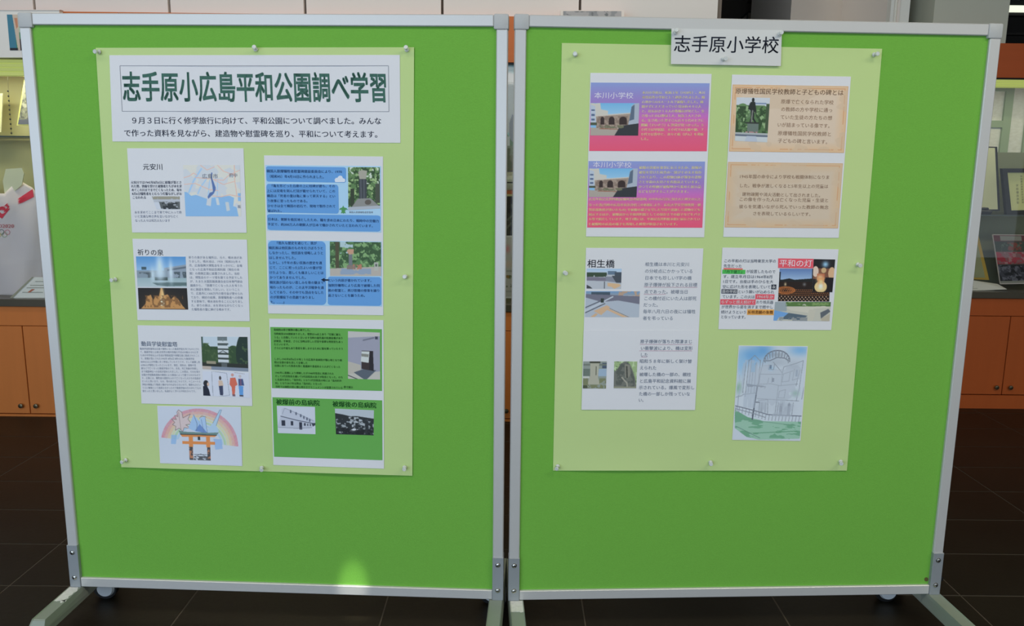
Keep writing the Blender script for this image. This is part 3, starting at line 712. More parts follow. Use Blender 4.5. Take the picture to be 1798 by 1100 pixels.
# ================================================================== DISPLAY BOARDS
alu = mat('painted_aluminium', (0.61, 0.605, 0.58), 0.38, metal=0.25, spec=.5)
alu_b = mat('bracket_aluminium', (0.36, 0.385, 0.40), 0.42, metal=0.35)
capm = mat('corner_plastic', (0.50, 0.51, 0.50), 0.5, bump=((60, 60, 60), .5, .002))
footm = mat('foot_paint', (0.30, 0.34, 0.28), 0.45, metal=.15, noise=((14, 14, 14), .12))
cloth = mat('green_cloth', (0.183, 0.470, 0.066), 0.92, spec=.12, bump=((420, 420, 420), .35, .0012), noise=((160, 160, 700), .10))
screwm = mat('screw_steel', (0.55, 0.54, 0.50), 0.25, metal=1.0)
rubber = mat('black_rubber', (0.012, 0.012, 0.012), .5)
wheelm = mat('grey_wheel', (0.62, 0.64, 0.64), .45)
tapem = mat('worn_tape', (0.78, 0.77, 0.72), .7, noise=((90, 90, 90), .2), bump=((70, 70, 70), .8, .003))
RW, RD = 0.028, 0.030
CBASE = {}
for b in 'LR':
    x0, y0, th = BOARDS[b]
    T = Matrix.Translation((x0, y0, 0)) @ Matrix.Rotation(th, 4, 'Z')
    xa, xb = (-BW, 0.0) if b == 'L' else (0.0, BW)
    bd = empty('display_board', tuple(T @ Vector(((xa+xb)/2, 0, 0))), rz=th,
               label='green cloth display board on the left, aluminium frame, two castered feet' if b == 'L' else 'green cloth display board on the right, aluminium frame, castered feet',
               cat='display board', group='green display boards side by side')
    CBASE[b] = bd
    z0, z1 = ZB, ZB+BH
    bx('cloth_panel', (xa+RW-.004, xb-RW+.004, REC, REC+.016, z0+RW-.004, z1-RW+.004), cloth, bd, T=T)
    bx('side_rail', (xa, xa+RW, 0, RD, z0, z1-.034), alu, bd, bevel=.0022, T=T)
    bx('side_rail', (xb-RW, xb, 0, RD, z0, z1-.034), alu, bd, bevel=.0022, T=T)
    bx('top_rail', (xa+.034, xb-.034, 0, RD, z1-RW, z1), alu, bd, bevel=.0022, T=T)
    bx('bottom_rail', (xa+RW, xb-RW, 0, RD, z0, z0+RW-.001), alu, bd, bevel=.0018, T=T)
    for s, xc_ in ((1, xa), (-1, xb)):
        e0, e1 = sorted((xc_-s*.0015, xc_+s*.0345))
        cb = B().box(e0, e1, -.0018, RD+.0015, z1-.0345, z1+.0015, bevel=.004, T=T, seg=2)
        cb.make('corner_cap', capm, bd, smooth=True)
        # bracket with two screws
        e0, e1 = sorted((xc_-s*.0012, xc_+s*(RW+.0005)))
        bk = bx('foot_bracket', (e0, e1, -.0026, RD+.0026, z0-.0005, z0+.124), alu_b, bd, bevel=.0008, T=T)
        for zz in (z0+.029, z0+.103):
            cx_ = (e0+e1)/2
            Ts = T @ Matrix.Translation((cx_, -.0026, zz)) @ Matrix.Rotation(math.pi/2, 4, 'X')
            B().lathe([(.0070, 0), (.0070, .0008), (.0052, .001), (.0048, .0026), (.0030, .0036), (.0012, .0038)], Ts, 14).make('screw', screwm, bk, smooth=True)
            B().box(cx_-.0028, cx_+.0028, -.0068, -.0061, zz-.0005, zz+.0005, T=T).box(cx_-.0005, cx_+.0005, -.0068, -.0061, zz-.0028, zz+.0028, T=T).make('screw_slot', rubber, bk)
        # foot bar: slightly bevelled bar under the bracket, nose sloping down
        xf = (e0+e1)/2 - s*(-.001) + (-.004 if (b == 'L' and s == -1) else (.006 if (b == 'R' and s == 1) else 0))
        hw = .0215
        prof = [(-.180, .066), (-.180, .080), (-.166, .0995), (.24, .0995), (.262, .078), (.262, .066)]
        V = []
        for k, (yy, zz) in enumerate(prof):
            inset = .0035 if zz > .095 else 0
            V += [T @ Vector((xf-hw+inset, yy, zz)), T @ Vector((xf+hw-inset, yy, zz))]
        # side shoulders
        n = len(prof); Fc = [(2*i, 2*i+1, 2*((i+1) % n)+1, 2*((i+1) % n)) for i in range(n)]
        Fc += [tuple(2*i for i in range(n))[::-1], tuple(2*i+1 for i in range(n))]
        ft_ = mesh('foot', V, Fc, footm, bd)
        mod = ft_.modifiers.new('soft', 'BEVEL'); mod.width = .0025; mod.segments = 2; mod.limit_method = 'ANGLE'
        bx('end_cap', (xf-hw-.0006, xf+hw+.0006, -.1835, -.176, .0655, .0815), mat('end_cap_grey', (.5, .53, .53), .5), ft_, T=T, bevel=.001)
        if (b == 'L' and s == 1) or (b == 'R' and s == 1):
            r = random.Random(3 if b == 'L' else 5); ya, yb = (-.004, -.078) if b == 'L' else (-.004, -.058)
            pts = []
            for k in range(9): pts.append((xf-hw+.003, ya+(yb-ya)*k/8))
            for k in range(9): pts.append((xf-hw+.003+(2*hw-.006)*k/8, yb+(r.uniform(-.006, .012) if b == 'L' else r.uniform(-.002, .002))))
            for k in range(9): pts.append((xf+hw-.003-(r.uniform(0, .012) if b == 'L' else 0), yb+(ya-yb)*k/8))
            V = [T @ Vector((x, y, .1003)) for x, y in pts]+[T @ Vector((x, y, .0993)) for x, y in pts]; n = len(pts)
            mesh('worn_tape', V, [tuple(range(n))]+[(i, i+n, (i+1) % n+n, (i+1) % n) for i in range(n)], tapem, ft_)
        # casters: front pair and rear pair
        for yy in (-.148, .152 if b == 'L' else .205):
            ca = B().box(xf-.016, xf+.016, yy-.018, yy+.018, .0615, .066, bevel=.001, T=T).make('caster', rubber, bd)
            sx = -s*0.0
            B().prism([(xf-.012, .062), (xf+.012, .062), (xf+.010, .030), (xf-.010, .030)], yy-.006, yy+.006, T=T).make('fork', rubber, ca)
            for sd in (-1, 1):
                c0 = T @ Vector((xf+sd*.011, yy, .031)); c1 = T @ Vector((xf+sd*.0205, yy, .031))
                B().cyl(c0, c1, .031, .029, 28).make('wheel', rubber, ca, smooth=True)
                c2 = T @ Vector((xf+sd*.021, yy, .031))
                B().cyl(c1, c2, .022, .021, 24).make('wheel_disc', wheelm, ca)
    # the castor discs that face the gap under the rail: turned casters
for b, px, py in (('L', 187, 1033), ('R', 1555, 1030), ('L', 862, 1036)):
    Yw = {187: 2.165, 1555: 2.195, 862: 2.16}[px]; p_ = at(px, py, Yw); c = np.array([p_[0], Yw, .033])
    x0, y0, th = BOARDS[b]; bd = CBASE[b]
    ca = B().box(c[0]-.016, c[0]+.016, c[1]-.014, c[1]+.018, .066, .072).make('caster', rubber, bd)
    B().cyl((c[0], c[1]-.010, .034), (c[0], c[1]+.012, .034), .034, .034, 28).make('wheel', rubber, ca, smooth=True)
    B().cyl((c[0]+.003, c[1]-.018, .034), (c[0]+.003, c[1]-.010, .034), .022, .026, 28).make('wheel_disc', wheelm, ca, smooth=True)
    xarm = (at(137, 1040, 2.19)[0] if px == 187 else (at(1640, 1040, 2.22)[0] if px == 1555 else c[0]))
    bx('axle_arm', (min(xarm, c[0])-.01, max(xarm, c[0])+.012, c[1]+.006, c[1]+.016, .060, .072), rubber, ca)
# aim the added sun-patch spot at the lower rail of the left board
tgt = PB('L', np.array([620.]), np.array([1033.]), 0, False)[0]
so.location = (tgt[0]+.05, tgt[1]-1.75, 2.9)
so.rotation_euler = (Vector(tgt)-so.location).to_track_quat('-Z', 'Y').to_euler()

bl = BOARDS['L']
def brown(b, px, py, r, c):
    a = np.linspace(0, 2*np.pi, 13)[:-1]
    P = PB(b, px+r*np.cos(a), py+r*np.sin(a), .0006, False); 
    return mesh('stain', P, [tuple(range(12))[::-1]], mat('stain_%d' % px, c, .7), CBASE[b])
brown('R', 1626.5, 1018, 3.6, (.12, .10, .03)); brown('R', 1322, 72, 1.3, (.05, .10, .02)); brown('L', 872, 891, 1.4, (.05, .06, .05))

# ================================================================== POSTERS
WP = (203, 206, 216)
def paper(): return mat('white_paper', (0.80, 0.80, 0.815), 0.62, spec=.25, bump=((40, 40, 40), .12, .002))
def yg(): return mat('yellow_green_paper', (0.575, 0.735, 0.300), 0.7, spec=.2, bump=((18, 18, 18), .15, .003))
D0 = .0008; D1 = .0020; D2 = .0025; D3 = .0029; D4 = .0033
def poster(b, q, label):
    q = np.array(q, float)
    base = PB(b, np.array([(q[2][0]+q[3][0])/2]), np.array([(q[2][1]+q[3][1])/2]), 0, False)[0]
    t = empty('poster', tuple(base), label, 'poster', 'pale green posters pinned to the boards', rz=BOARDS[b][2])
    grid_mesh('backing_sheet', b, q, D0, yg(), t, 60, 80)
    return t
def sheet(b, q, t, label=None):
    o = grid_mesh('paper_sheet', b, q, D1, paper(), t, 28, 28, .0005)
    if label: o['label'] = label
    return o
DK = (52, 56, 66); GR = (112, 118, 132); MG = (84, 90, 102)
PL = poster('L', [(168, 84), (727, 83), (724, 836), (213, 821)], 'yellow-green poster pinned to the left board, green title sheet and seven paper sheets')
b = 'L'
s = sheet(b, [(192, 97), (702, 96.5), (703, 251), (197.5, 248.5)], PL, 'white title sheet with large dark green lettering')
line('title_box', b, [(210.5, 115.5), (682, 115.5), (683, 196), (214.5, 195.5)], .9, D2, pmat((130, 132, 140)), s, True)
text('title_lettering', b, [('志手原小広島平和公園調べ学習', 214, 152, 681, 153.5, 55)], D2, (62, 100, 88), s, .020, 4)
text('body_lettering', b, [('９月３日に行く修学旅行に向けて、平和公園について調べました。みんな', 229, 211.5, 670, 212.5, 13.2), ('で作った資料を見ながら、建造物や慰霊碑を巡り、平和について考えます。', 217, 233.5, 671, 236, 13.2)], D2, (44, 48, 66), s, .010, 3)

s = sheet(b, [(223, 260.5), (427.5, 260.5), (433, 409), (232, 408.5)], PL, 'white sheet with a blue river map')
text('heading', b, [('元安川', 250.5, 293, 286, 293, 12)], D2, DK, s, .006, 3)
block('body_lettering', b, ['元安川では1945年8月6日に原爆が落とさ', 'れた際、熱線を受けた被爆者たちが水を求', 'めてこの川までまで亡くなったため、毎年', '8月6日犠牲者をとむらう灯籠ながしがお', 'こなわれる'], 229.5, 320.5, 319, 232.5, 347, 319.5, 18, 5.6, D2, (70, 75, 94), s, .018)
block('body_lettering', b, ['水を求めてここまで来て中に入って熱', 'いと苦痛な呻き声を言いながら亡く', 'なった人々は何万人もいます'], 236, 373, 319, 237, 387.5, 318, 17, 5.4, D2, (110, 116, 134), s)
q = [(321.5, 290), (421, 290), (423.5, 380), (326, 380)]; p = newpic(q, (196, 200, 204))
sea = [(0, .52), (.05, .53), (.12, .6), (.2, .58), (.3, .62), (.4, .66), (.38, .78), (.46, .8), (.48, .64), (.62, .62), (.8, .6), (.88, .64), (.86, .8), (.92, .82), (.95, 1), (0, 1)]
p.noise(p.X > -1, (208, 206, 196), 6, 5, .5, 3).poly(sea, (134, 176, 214)).poly([(.55, .64), (.6, .64), (.62, .78), (.57, .78)], (198, 204, 206)).poly([(.72, .72), (.78, .72), (.8, .88), (.74, .9)], (192, 198, 200)).rect(.95, .55, 1, .7, (134, 176, 214))
for L_, w_ in (([(.32, .08), (.18, .3), (.08, .54)], .03), ([(.4, .28), (.3, .42), (.24, .56)], .022), ([(.46, .3), (.42, .6)], .018), ([(.6, .3), (.58, .62)], .015)): p.line(L_, w_, (156, 190, 220))
for L_ in ([(0, .25), (.1, .22), (.18, .16), (.24, .2)], [(0, .38), (.2, .36), (.45, .48), (.6, .5)], [(.2, .24), (.5, .28), (.7, .3), (.8, .2), (1, .1)], [(.9, 0), (.9, .3), (.93, .6)], [(.5, .6), (.65, .62), (.8, .58), (1, .62)], [(.6, 0), (.7, .12), (.9, .2)], [(.3, 0), (.42, .1), (.55, .04)], [(.55, .3), (.7, .38), (.9, .32)]): p.line(L_, .014, (218, 176, 158))
p.line([(.5, .16), (.49, .25), (.55, .45), (.5, .55)], .025, (84, 110, 160)).poly([(.48, .26), (.56, .48), (.52, .56), (.42, .66), (.41, .62), (.45, .54), (.51, .52), (.5, .4)], (84, 110, 160))
photo('map_print', b, q, D2, s, p)
text('map_lettering', b, [('広島市', 354.5, 309.5, 383, 309.5, 9), ('府中', 402, 308, 417, 308, 8), ('坂', 417, 363, 423, 363, 6.5)], D3, (92, 98, 116), s)
q = [(266.5, 345), (315.5, 345), (316, 367.5), (275, 367.5)]; p = newpic(q, (172, 176, 182))
p.noise(p.R(0, 0, 1, .25), (150, 146, 130), 10, 4, .3, 2).noise(p.R(.1, .4, 1, 1), (92, 96, 96), 8, 5, .42, 5).noise(p.R(.3, .5, .9, 1), (50, 54, 56), 9, 6, .5, 6).rect(0, .25, 1, .42, (178, 182, 188), .8).rect(0, .45, .2, 1, (196, 200, 208))
photo('photograph', b, q, D2, s, p)

s = sheet(b, [(232.5, 419.5), (433.5, 421), (438.5, 564.5), (241.5, 562.5)], PL, 'white sheet with a day and a night fountain photograph')
text('heading', b, [('祈りの泉', 241, 443, 287, 443.8, 11.5)], D2, DK, s, .004, 3)
q = [(238.7, 450.5), (325.8, 451), (328, 504.5), (241.5, 504)]; p = newpic(q)
p.grad(0, .5, (84, 142, 196), (150, 184, 214)).poly([(.55, .38), (.78, .32), (1, .26), (1, .72), (.55, .72)], (140, 152, 164)).poly([(.62, .42), (1, .32), (1, .38), (.62, .48)], (98, 108, 118)).rect(0, .46, .62, .72, (132, 146, 156)).noise(p.R(.05, .52, .3, .7), (84, 94, 98), 20, 8, .5, 3).noise(p.R(.75, .5, 1, .7), (80, 92, 98), 20, 8, .45, 4)
p.rect(.1, .34, .2, .44, (70, 90, 100)).grad(.7, 1.01, (150, 172, 176), (176, 190, 192)).poly([(.3, .86), (.7, .84), (1, .84), (1, .95), (.6, .97), (.4, .94)], (92, 112, 112)).rect(.36, .68, .62, .78, (64, 76, 74))
p.soft(.47, .35, .07, .42, (204, 222, 232), .95).soft(.47, .55, .10, .2, (196, 214, 224), .8).soft(.69, .5, .04, .34, (206, 222, 230), .95).soft(.32, .6, .045, .22, (196, 214, 222), .9)
photo('photograph', b, q, D2, s, p)
q = [(242, 505.8), (328.2, 506.3), (330.5, 544), (244, 543.2)]; p = newpic(q, (34, 32, 30))
p.soft(.5, .85, .38, .5, (130, 92, 50), .6).poly([(.05, .96), (.14, .75), (.18, .4), (.26, .32), (.3, .6), (.36, .36), (.42, .4), (.47, .0), (.49, 0), (.53, .35), (.6, .3), (.66, .55), (.72, .4), (.8, .5), (.88, .8), (.94, .96)], (190, 138, 82)).soft(.49, .4, .035, .5, (226, 190, 130)).rect(.45, .5, .53, .82, (224, 212, 180)).noise(p.R(.12, .35, .9, .9), (120, 84, 50), 24, 7, .55, 5, .8).rect(0, .96, 1, 1, (70, 50, 34))
photo('photograph', b, q, D2, s, p)
block('body_lettering', b, ['祈りの泉がある場所は、元々、噴水池があ', 'りました。噴水池は、1958（昭和33)年４', '月、広島復興大博覧会をきっかけに、会場', 'となった広島平和記念資料館（現在の本', '館）の南側正面に設置されました。当初', 'は、博覧会のテーマ塔を建てる予定でした', 'が、たまたま国民融資連合会日本専門部会', '議員から、「原爆で亡くなった人を弔うた', 'めに施設を使用してほしい。ということ', 'で、広島市に1300万円の寄付金が寄せられ', 'ており、検討の結果、原爆犠牲者への供養', 'する意味で、噴水池を作ることになりまし', 'た。祈りの泉は、水を求めながら亡くなっ', 'た犠牲者の霊に捧げる噴水です。'], 331, 452.2, 425, 336, 543.5, 427, 19, 5.1, D2, (118, 126, 142), s, 0, .006)

s = sheet(b, [(241.5, 571.5), (439, 575), (443, 713.5), (248.5, 709)], PL, 'white sheet with a tower photograph and four small figures')
text('heading', b, [('動員学徒慰霊塔', 247.5, 603.8, 311.5, 605, 9.4)], D2, (118, 126, 140), s, .03, 3)
block('body_lettering', b, ['動員学徒慰霊塔は広島で犠牲になった動員学徒を弔うものとされ', 'て、動員学徒とは第2次世界大戦中労働力不足の中動かされた学', 'ための中学校以上の生徒が軍需産業や食糧生産に動員されたこと', 'で、原爆が落とされた1945年 8月6日 8時15分にも動員学徒', '8500人以上が作業に多く参加していたそうです。そして被爆し約', '6300人が犠牲になったといいます。現在、資料は、建物や空', '襲などで亡くなった動員学徒のうち、氏名、死亡年齢が判明し', 'まで靖国神社への合祀が認められました。この塔は、それを受け', '全国の学徒動員遺族の建設による募金によって建てられたもので', 'す。正面には、犠牲者の遺影を入れて亡くなった人たちの名前が', 'だったと思います。なお、塔の高さはこちらです。十二メートル', '学校の勉強より動員と働かなければならないので、戦争もひどい', 'うえに勉強という道具もなかったので動員学徒の方々がとても大', '変だったと思いました。私達がよく学べる平和だからです。'], 245.7, 612.8, 351.5, 250, 687, 355, 29.5, 4.3, D2, (124, 132, 147), s, 0, .006)
q = [(353, 591.5), (434.5, 592), (436, 653), (355.5, 648.5)]; p = newpic(q, (188, 200, 208))
p.noise(p.R(0, .3, 1, .92), (50, 72, 46), 3, 3, .25, 4).ell(.08, .6, .16, .4, (56, 80, 48)).ell(.28, .68, .16, .3, (60, 84, 52)).ell(.68, .6, .16, .34, (52, 76, 48)).ell(.92, .5, .18, .6, (38, 54, 46)).noise(p.R(0, .2, 1, .9), (80, 102, 64), 18, 14, .66, 5, .7).rect(.35, 0, .56, .9, (70, 80, 78), .7)
p.rect(0, 0, .04, .3, (70, 90, 80)).rect(0, .78, 1, .9, (46, 50, 44)).rect(.1, .74, .3, .82, (150, 142, 120)).rect(.05, .9, 1, 1.01, (126, 136, 150)).rect(0, .9, .2, 1, (184, 170, 158))
for k, y in enumerate((.12, .27, .4, .54, .68)): p.rect(.35, y, .58, y+.08, (198, 204, 206)); p.rect(.35, y+.08, .58, y+.12, (60, 68, 64))
p.line([(.465, .06), (.465, .14)], .02, (120, 130, 130)).rect(.42, .78, .54, .9, (90, 96, 96)).line([(.36, .5), (.46, .42), (.57, .5)], .02, (60, 68, 64))
photo('photograph', b, q, D2, s, p)
q = [(355.5, 652), (437, 655), (439.5, 699), (357, 695)]; p = newpic(q, WP)
p.ell(.07, .5, .055, .13, (40, 42, 48)).poly([(0, .62), (.08, .56), (.13, .75), (.15, .95), (.16, 1), (0, 1)], (34, 38, 52)).ell(.115, .53, .025, .08, (206, 178, 160))
p.line([(.2, 0), (.21, 1)], .014, (110, 116, 126)).line([(.2, .0), (.52, .06), (.56, .93), (.34, 1)], .014, (120, 126, 136))
p.ell(.375, .26, .025, .08, (74, 66, 66)).poly([(.34, .36), (.42, .36), (.44, .56), (.34, .6)], (204, 180, 160)).poly([(.34, .58), (.43, .56), (.425, .95), (.36, .95)], (62, 68, 92)).line([(.34, .4), (.37, .56)], .02, (214, 170, 150))
p.ell(.64, .12, .03, .06, (200, 150, 140)).poly([(.59, .24), (.7, .22), (.74, .5), (.69, .56), (.68, .8), (.66, .95), (.62, .95), (.61, .6), (.57, .5)], (206, 106, 84)).rect(.62, .88, .68, .97, (120, 90, 96))
p.ell(.8, .16, .03, .06, (190, 180, 180)).poly([(.76, .26), (.86, .26), (.88, .52), (.76, .54)], (70, 84, 124)).poly([(.76, .54), (.86, .54), (.85, .9), (.77, .9)], (96, 150, 206)).line([(.81, .26), (.81, .52)], .014, (200, 90, 90)).rect(.77, .9, .85, .96, (70, 70, 80)).line([(.68, .02), (.9, .06)], .014, (150, 140, 140))
photo('figure_print', b, q, D2, s, p)

s = sheet(b, [(276, 713), (423, 715), (425.5, 819), (281, 814)], PL, 'pencil-crayon drawing of a rainbow, paper crane and orange gate')
q = [(277, 714), (422, 716), (424.5, 818), (282, 813)]; p = newpic(q, (196, 202, 212), 1.5)
def arc(Pc, ox, oy, rx, ry, w_, c, o=.8, a0=0, x0=0, x1=1, ylim=.6):
    D = np.sqrt(((Pc.X-ox)/rx)**2+((Pc.Y-oy)/ry)**2); nf = .75+.5*(Pc.field(60, 40, 9)-.5)
    Pc.put((np.abs(D-1) < w_) & (Pc.Y < ylim+(Pc.X-.5)*.1), c, 1.0) if False else Pc.put(((np.abs(D-1) < w_) & (Pc.Y < ylim+(Pc.X-.4)*.13))*np.clip(nf, 0, 1), c, o)
for k, c in enumerate(((206, 120, 130), (216, 150, 130), (218, 180, 130), (206, 204, 140), (160, 196, 140), (150, 190, 214))): arc(p, .49, .66, .45-.035*k, .60-.052*k, .045, c, .85)
p.poly([(.15, .5), (.22, .5), (.2, .66), (.14, .66)], (140, 176, 214), .8).poly([(.66, .55), (.76, .56), (.77, .72), (.68, .74)], (146, 176, 216), .85)
leaf = [(.25, .06), (.29, .1), (.30, .2), (.39, .13), (.36, .22), (.40, .3), (.33, .32), (.39, .38), (.31, .37), (.29, .44), (.25, .38), (.2, .42), (.21, .35), (.17, .32), (.2, .28), (.16, .22), (.22, .23), (.2, .16), (.24, .18), (.23, .1)]
p.poly(leaf, (206, 188, 186)).line(leaf+[leaf[0]], .010, (140, 120, 120)).line([(.25, .1), (.27, .4)], .008, (150, 130, 128))
p.poly([(.36, .38), (.43, .14), (.5, .26), (.55, .44), (.46, .44)], (160, 188, 218)).poly([(.5, .2), (.57, .16), (.59, .46), (.52, .44)], (166, 192, 220)).poly([(.56, .44), (.66, .28), (.75, .04), (.77, .05), (.7, .32), (.73, .42), (.66, .46)], (172, 196, 216)).poly([(.44, .42), (.5, .3), (.6, .47)], (110, 140, 190)).line([(.43, .14), (.47, .3), (.46, .42)], .01, (110, 130, 160)).line([(.66, .28), (.75, .05), (.77, .05), (.7, .32)], .009, (120, 140, 160)).line([(.5, .2), (.53, .16), (.58, .18)], .008, (96, 116, 140)).line([(.52, .22), (.55, .46)], .008, (110, 130, 160)).line([(.57, .2), (.59, .46)], .008, (110, 130, 160))
org = (214, 136, 78)
p.poly([(.24, .42), (.3, .44), (.6, .45), (.73, .44), (.7, .49), (.26, .49)], (110, 136, 130)).poly([(.26, .49), (.7, .49), (.68, .52), (.28, .53)], org).line([(.26, .485), (.7, .49)], .014, (60, 66, 66)).rect(.28, .605, .68, .655, org).rect(.36, .5, .41, .7, org).rect(.57, .5, .62, .7, org).rect(.36, .7, .405, .93, (74, 72, 74)).rect(.58, .7, .62, .93, (74, 72, 74)).noise(p.R(.36, .72, .62, .9) & ((p.X < .405) | (p.X > .58)), (176, 120, 90), 40, 24, .55, 4)
p.rect(.47, .52, .5, .58, (60, 64, 66)).noise(p.R(.41, .86, .58, .93), (84, 86, 90), 20, 30, .4, 6).line([(.42, .83), (.57, .83)], .008, (90, 94, 100)).line([(.43, .87), (.5, .82), (.57, .87)], .008, (80, 84, 92)).line([(.42, .9), (.57, .9)], .008, (80, 84, 92))
photo('crayon_drawing', b, q, D2, s, p)

blue = (98, 150, 204); pb = (164, 198, 226)
s = sheet(b, [(463.5, 273), (672.5, 275), (673, 554), (470.8, 550.8)], PL, 'tall white sheet with two blue slides')
ground('slide_ground', b, [(466, 290), (669, 292), (669.5, 408.5), (469, 405)], D2, pmat(pb), s)
for q in ([(467, 292), (607.5, 294), (607.5, 321), (468, 319)], [(467.5, 323), (594, 324.5), (595, 375.5), (469, 373)], [(469, 376), (668, 378.5), (668, 407), (470, 404)]):
    ground('text_box', b, q, D3, pmat(blue), s, .12, 4)
q = [(611, 293.5), (667, 294), (667.5, 366.5), (611.5, 369.5)]; p = newpic(q, (90, 122, 74))
p.noise(p.X > -1, (50, 74, 44), 9, 10, .45, 2).noise(p.X > -1, (150, 176, 120), 16, 16, .62, 3).noise(p.R(0, 0, 1, .4), (196, 206, 190), 14, 14, .68, 8).rect(.08, .5, .2, .9, (50, 60, 42)).rect(.85, .4, 1, .86, (70, 76, 62)).poly([(.32, .12), (.42, .07), (.6, .09), (.56, .28), (.36, .28)], (160, 156, 142)).rect(.34, .28, .58, .76, (62, 66, 70)).line([(.4, .3), (.41, .74)], .02, (90, 94, 98)).line([(.5, .3), (.5, .74)], .02, (90, 94, 98)).poly([(.1, .94), (.3, .74), (.7, .74), (.95, .92)], (134, 134, 130)).ell(.62, .83, .1, .06, (92, 86, 78)).rect(0, .92, 1, 1, (166, 172, 180))
photo('photograph', b, q, D3, s, p)
cl = [(588.5, 320), (587.5, 315.5), (590, 312.5), (592.5, 312.5), (594, 310), (597, 308.5), (600.5, 309.5), (602, 313), (605.5, 314.5), (606.5, 317.5), (605, 320)]
poly('cloud_print', b, cl, D4, pmat((206, 212, 224)), s)
tq = [(602.5, 361), (604, 364.5), (608, 365.5), (611, 368.5), (607, 368), (605.5, 371), (607, 375), (604.5, 374), (603, 375.5), (601.5, 374), (598.5, 375), (600, 371), (599, 368), (595.5, 369), (597, 366), (601, 364.5)]
poly('turtle_print', b, tq, D4, pmat((80, 142, 88)), s)
tc = (36, 62, 104)
text('body_lettering', b, [('韓国人原爆犠牲者慰霊碑建設委員会により、1970', 468, 300.5, 600.5, 301.8, 5.9), ('（昭和45）年4月10日に作られました。', 470, 309.8, 572, 311, 5.9)], D4, tc, s, .012)
block('body_lettering', b, ['　『亀を形どった台座の上に柱碑が建ち、その', '上には双竜を刻んだ冠が載せられていて、この', '構造は「死者の霊は亀に乗って昇天する」とい', 'う故事に習ったものである。', 'ひせきは全て韓国の岩石で、現地で製作されて', '運ばれた。'], 468, 326.3, 588.5, 469.5, 370.5, 589.5, 21, 5.6, D4, tc, s, .012, .006)
text('body_lettering', b, [('日本は、朝鮮を植民地としたため、職を求め日本にわたり、戦時中の労働力', 470, 385, 665.5, 388.5, 5.7), ('不足で、約300万人の朝鮮人が日本で働かされていたと言われています。', 470, 394, 658, 397, 5.7)], D4, tc, s, .012)
text('caption', b, [('韓国人原爆犠牲者慰霊碑', 613, 372.8, 655, 373.2, 3.8)], D4, (104, 110, 122), s)
ground('slide_ground', b, [(470, 422), (670, 424.5), (671, 538.5), (472, 536)], D2, pmat(pb), s)
ground('text_box', b, [(470.5, 423), (571.5, 424), (573, 536), (473.5, 534)], D3, pmat(blue), s, .07, .9)
ground('text_box', b, [(575.5, 486), (669.5, 487), (669.5, 537.5), (575.5, 536)], D3, pmat(blue), s, .09, 1.8)
q = [(579, 424.5), (669, 425.5), (669.5, 485), (579.5, 485)]; p = newpic(q, (86, 122, 78))
p.noise(p.X > -1, (58, 86, 54), 9, 6, .45, 12).noise(p.X > -1, (126, 162, 108), 18, 10, .6, 3).noise(p.R(.2, 0, .45, .4), (170, 192, 196), 9, 8, .5, 8).rect(.11, 0, .18, .84, (78, 74, 54)).poly([(0, .78), (.3, .76), (1, .72), (1, 1), (0, 1)], (176, 168, 158)).noise(p.R(.2, .78, .8, .95), (140, 156, 176), 14, 8, .45, 5).poly([(.33, .27), (.36, .22), (.47, .22), (.46, .36), (.37, .37)], (190, 148, 122)).rect(.37, .37, .44, .72, (110, 116, 120)).rect(.33, .68, .5, .8, (130, 116, 108)).rect(.86, .6, .94, .84, (176, 176, 166)).rect(.88, .64, .92, .72, (90, 98, 90)).noise(p.R(.45, .65, .62, .8), (176, 120, 96), 20, 14, .5, 6)
photo('photograph', b, q, D3, s, p)
block('body_lettering', b, ['　　『悠久な歴史を通じて、我が', '韓民族は他民族のものをむさぼろうと', 'しなかったし、他民族を侵略しようと', 'はしませんでした。', 'しかし、5千年の長い民族の歴史を通', 'じて、ここに祀った2万よいの霊が受', 'けたような、悲しくも痛ましいことは', 'かつてありませんでした。', '韓民族が国のない悲しみを骨の髄まで', '味わったものが、この太平洋戦争を通', 'してであり、その中でも頂点をなした', 'のが原爆投下の悲劇でありまし', 'た。……』'], 471.5, 426.8, 567.5, 474.5, 530.8, 569, 17, 5.7, D4, tc, s, .012, .006)
block('body_lettering', b, ['という内容が書かれています。', '強制労働等により広島で被爆した同', '胞の慰霊と、再び原爆の惨事を繰り', '返さないことを願うため。'], 576, 492.5, 667, 576, 519, 667, 16, 5.6, D4, tc, s, .012, .006)
poly('arrow_print', b, [(563.5, 491.5), (570, 488.3), (570, 490.6), (577, 490.8), (577, 493.4), (570, 493.2), (570.3, 496)], D4, pmat((24, 36, 56)), s)

gs = (98, 162, 78)
s = sheet(b, [(472.6, 560), (673.3, 562.5), (674.3, 823.6), (480, 817)], PL, 'tall white sheet with two green slides')
ground('slide_ground', b, [(474.5, 574.5), (670.5, 578.5), (670.8, 687), (477.5, 682)], D2, pmat(gs), s)
ground('slide_ground', b, [(478.3, 698), (671, 703.5), (671.5, 808.7), (481.3, 802.5)], D2, pmat(gs), s)
gt = (20, 66, 22)
block('body_lettering', b, ['島病院は原子爆弾の爆心地でした。', '当時病室は50部屋ありました。壁厚は1m以上あり「空襲に耐え', 'うる」と自慢していたと言います当時の最先端の医療設備があり', '診察室、手術室、さらに当時は珍しい洋室や豪華な特別室もあっ', 'たといいます。', 'さらに山や庭もあり患者を楽しませるために猿を飼っていたそう'], 480.5, 579.3, 602, 481, 612, 602.5, 29, 4.6, D3, gt, s, .018, .012, ys=[579.3, 586.4, 592.8, 599.3, 605, 611.5])
block('body_lettering', b, ['しかし1945年8月6日８時１５分広島外島病院が爆心地となり病', '院は全部の姿を消して全壊した', '出張に出ていた院長を除く看護師や患者約８０人が亡くなった'], 481.5, 630.7, 604, 482, 642.5, 602, 29, 4.5, D3, gt, s, .014, .02)
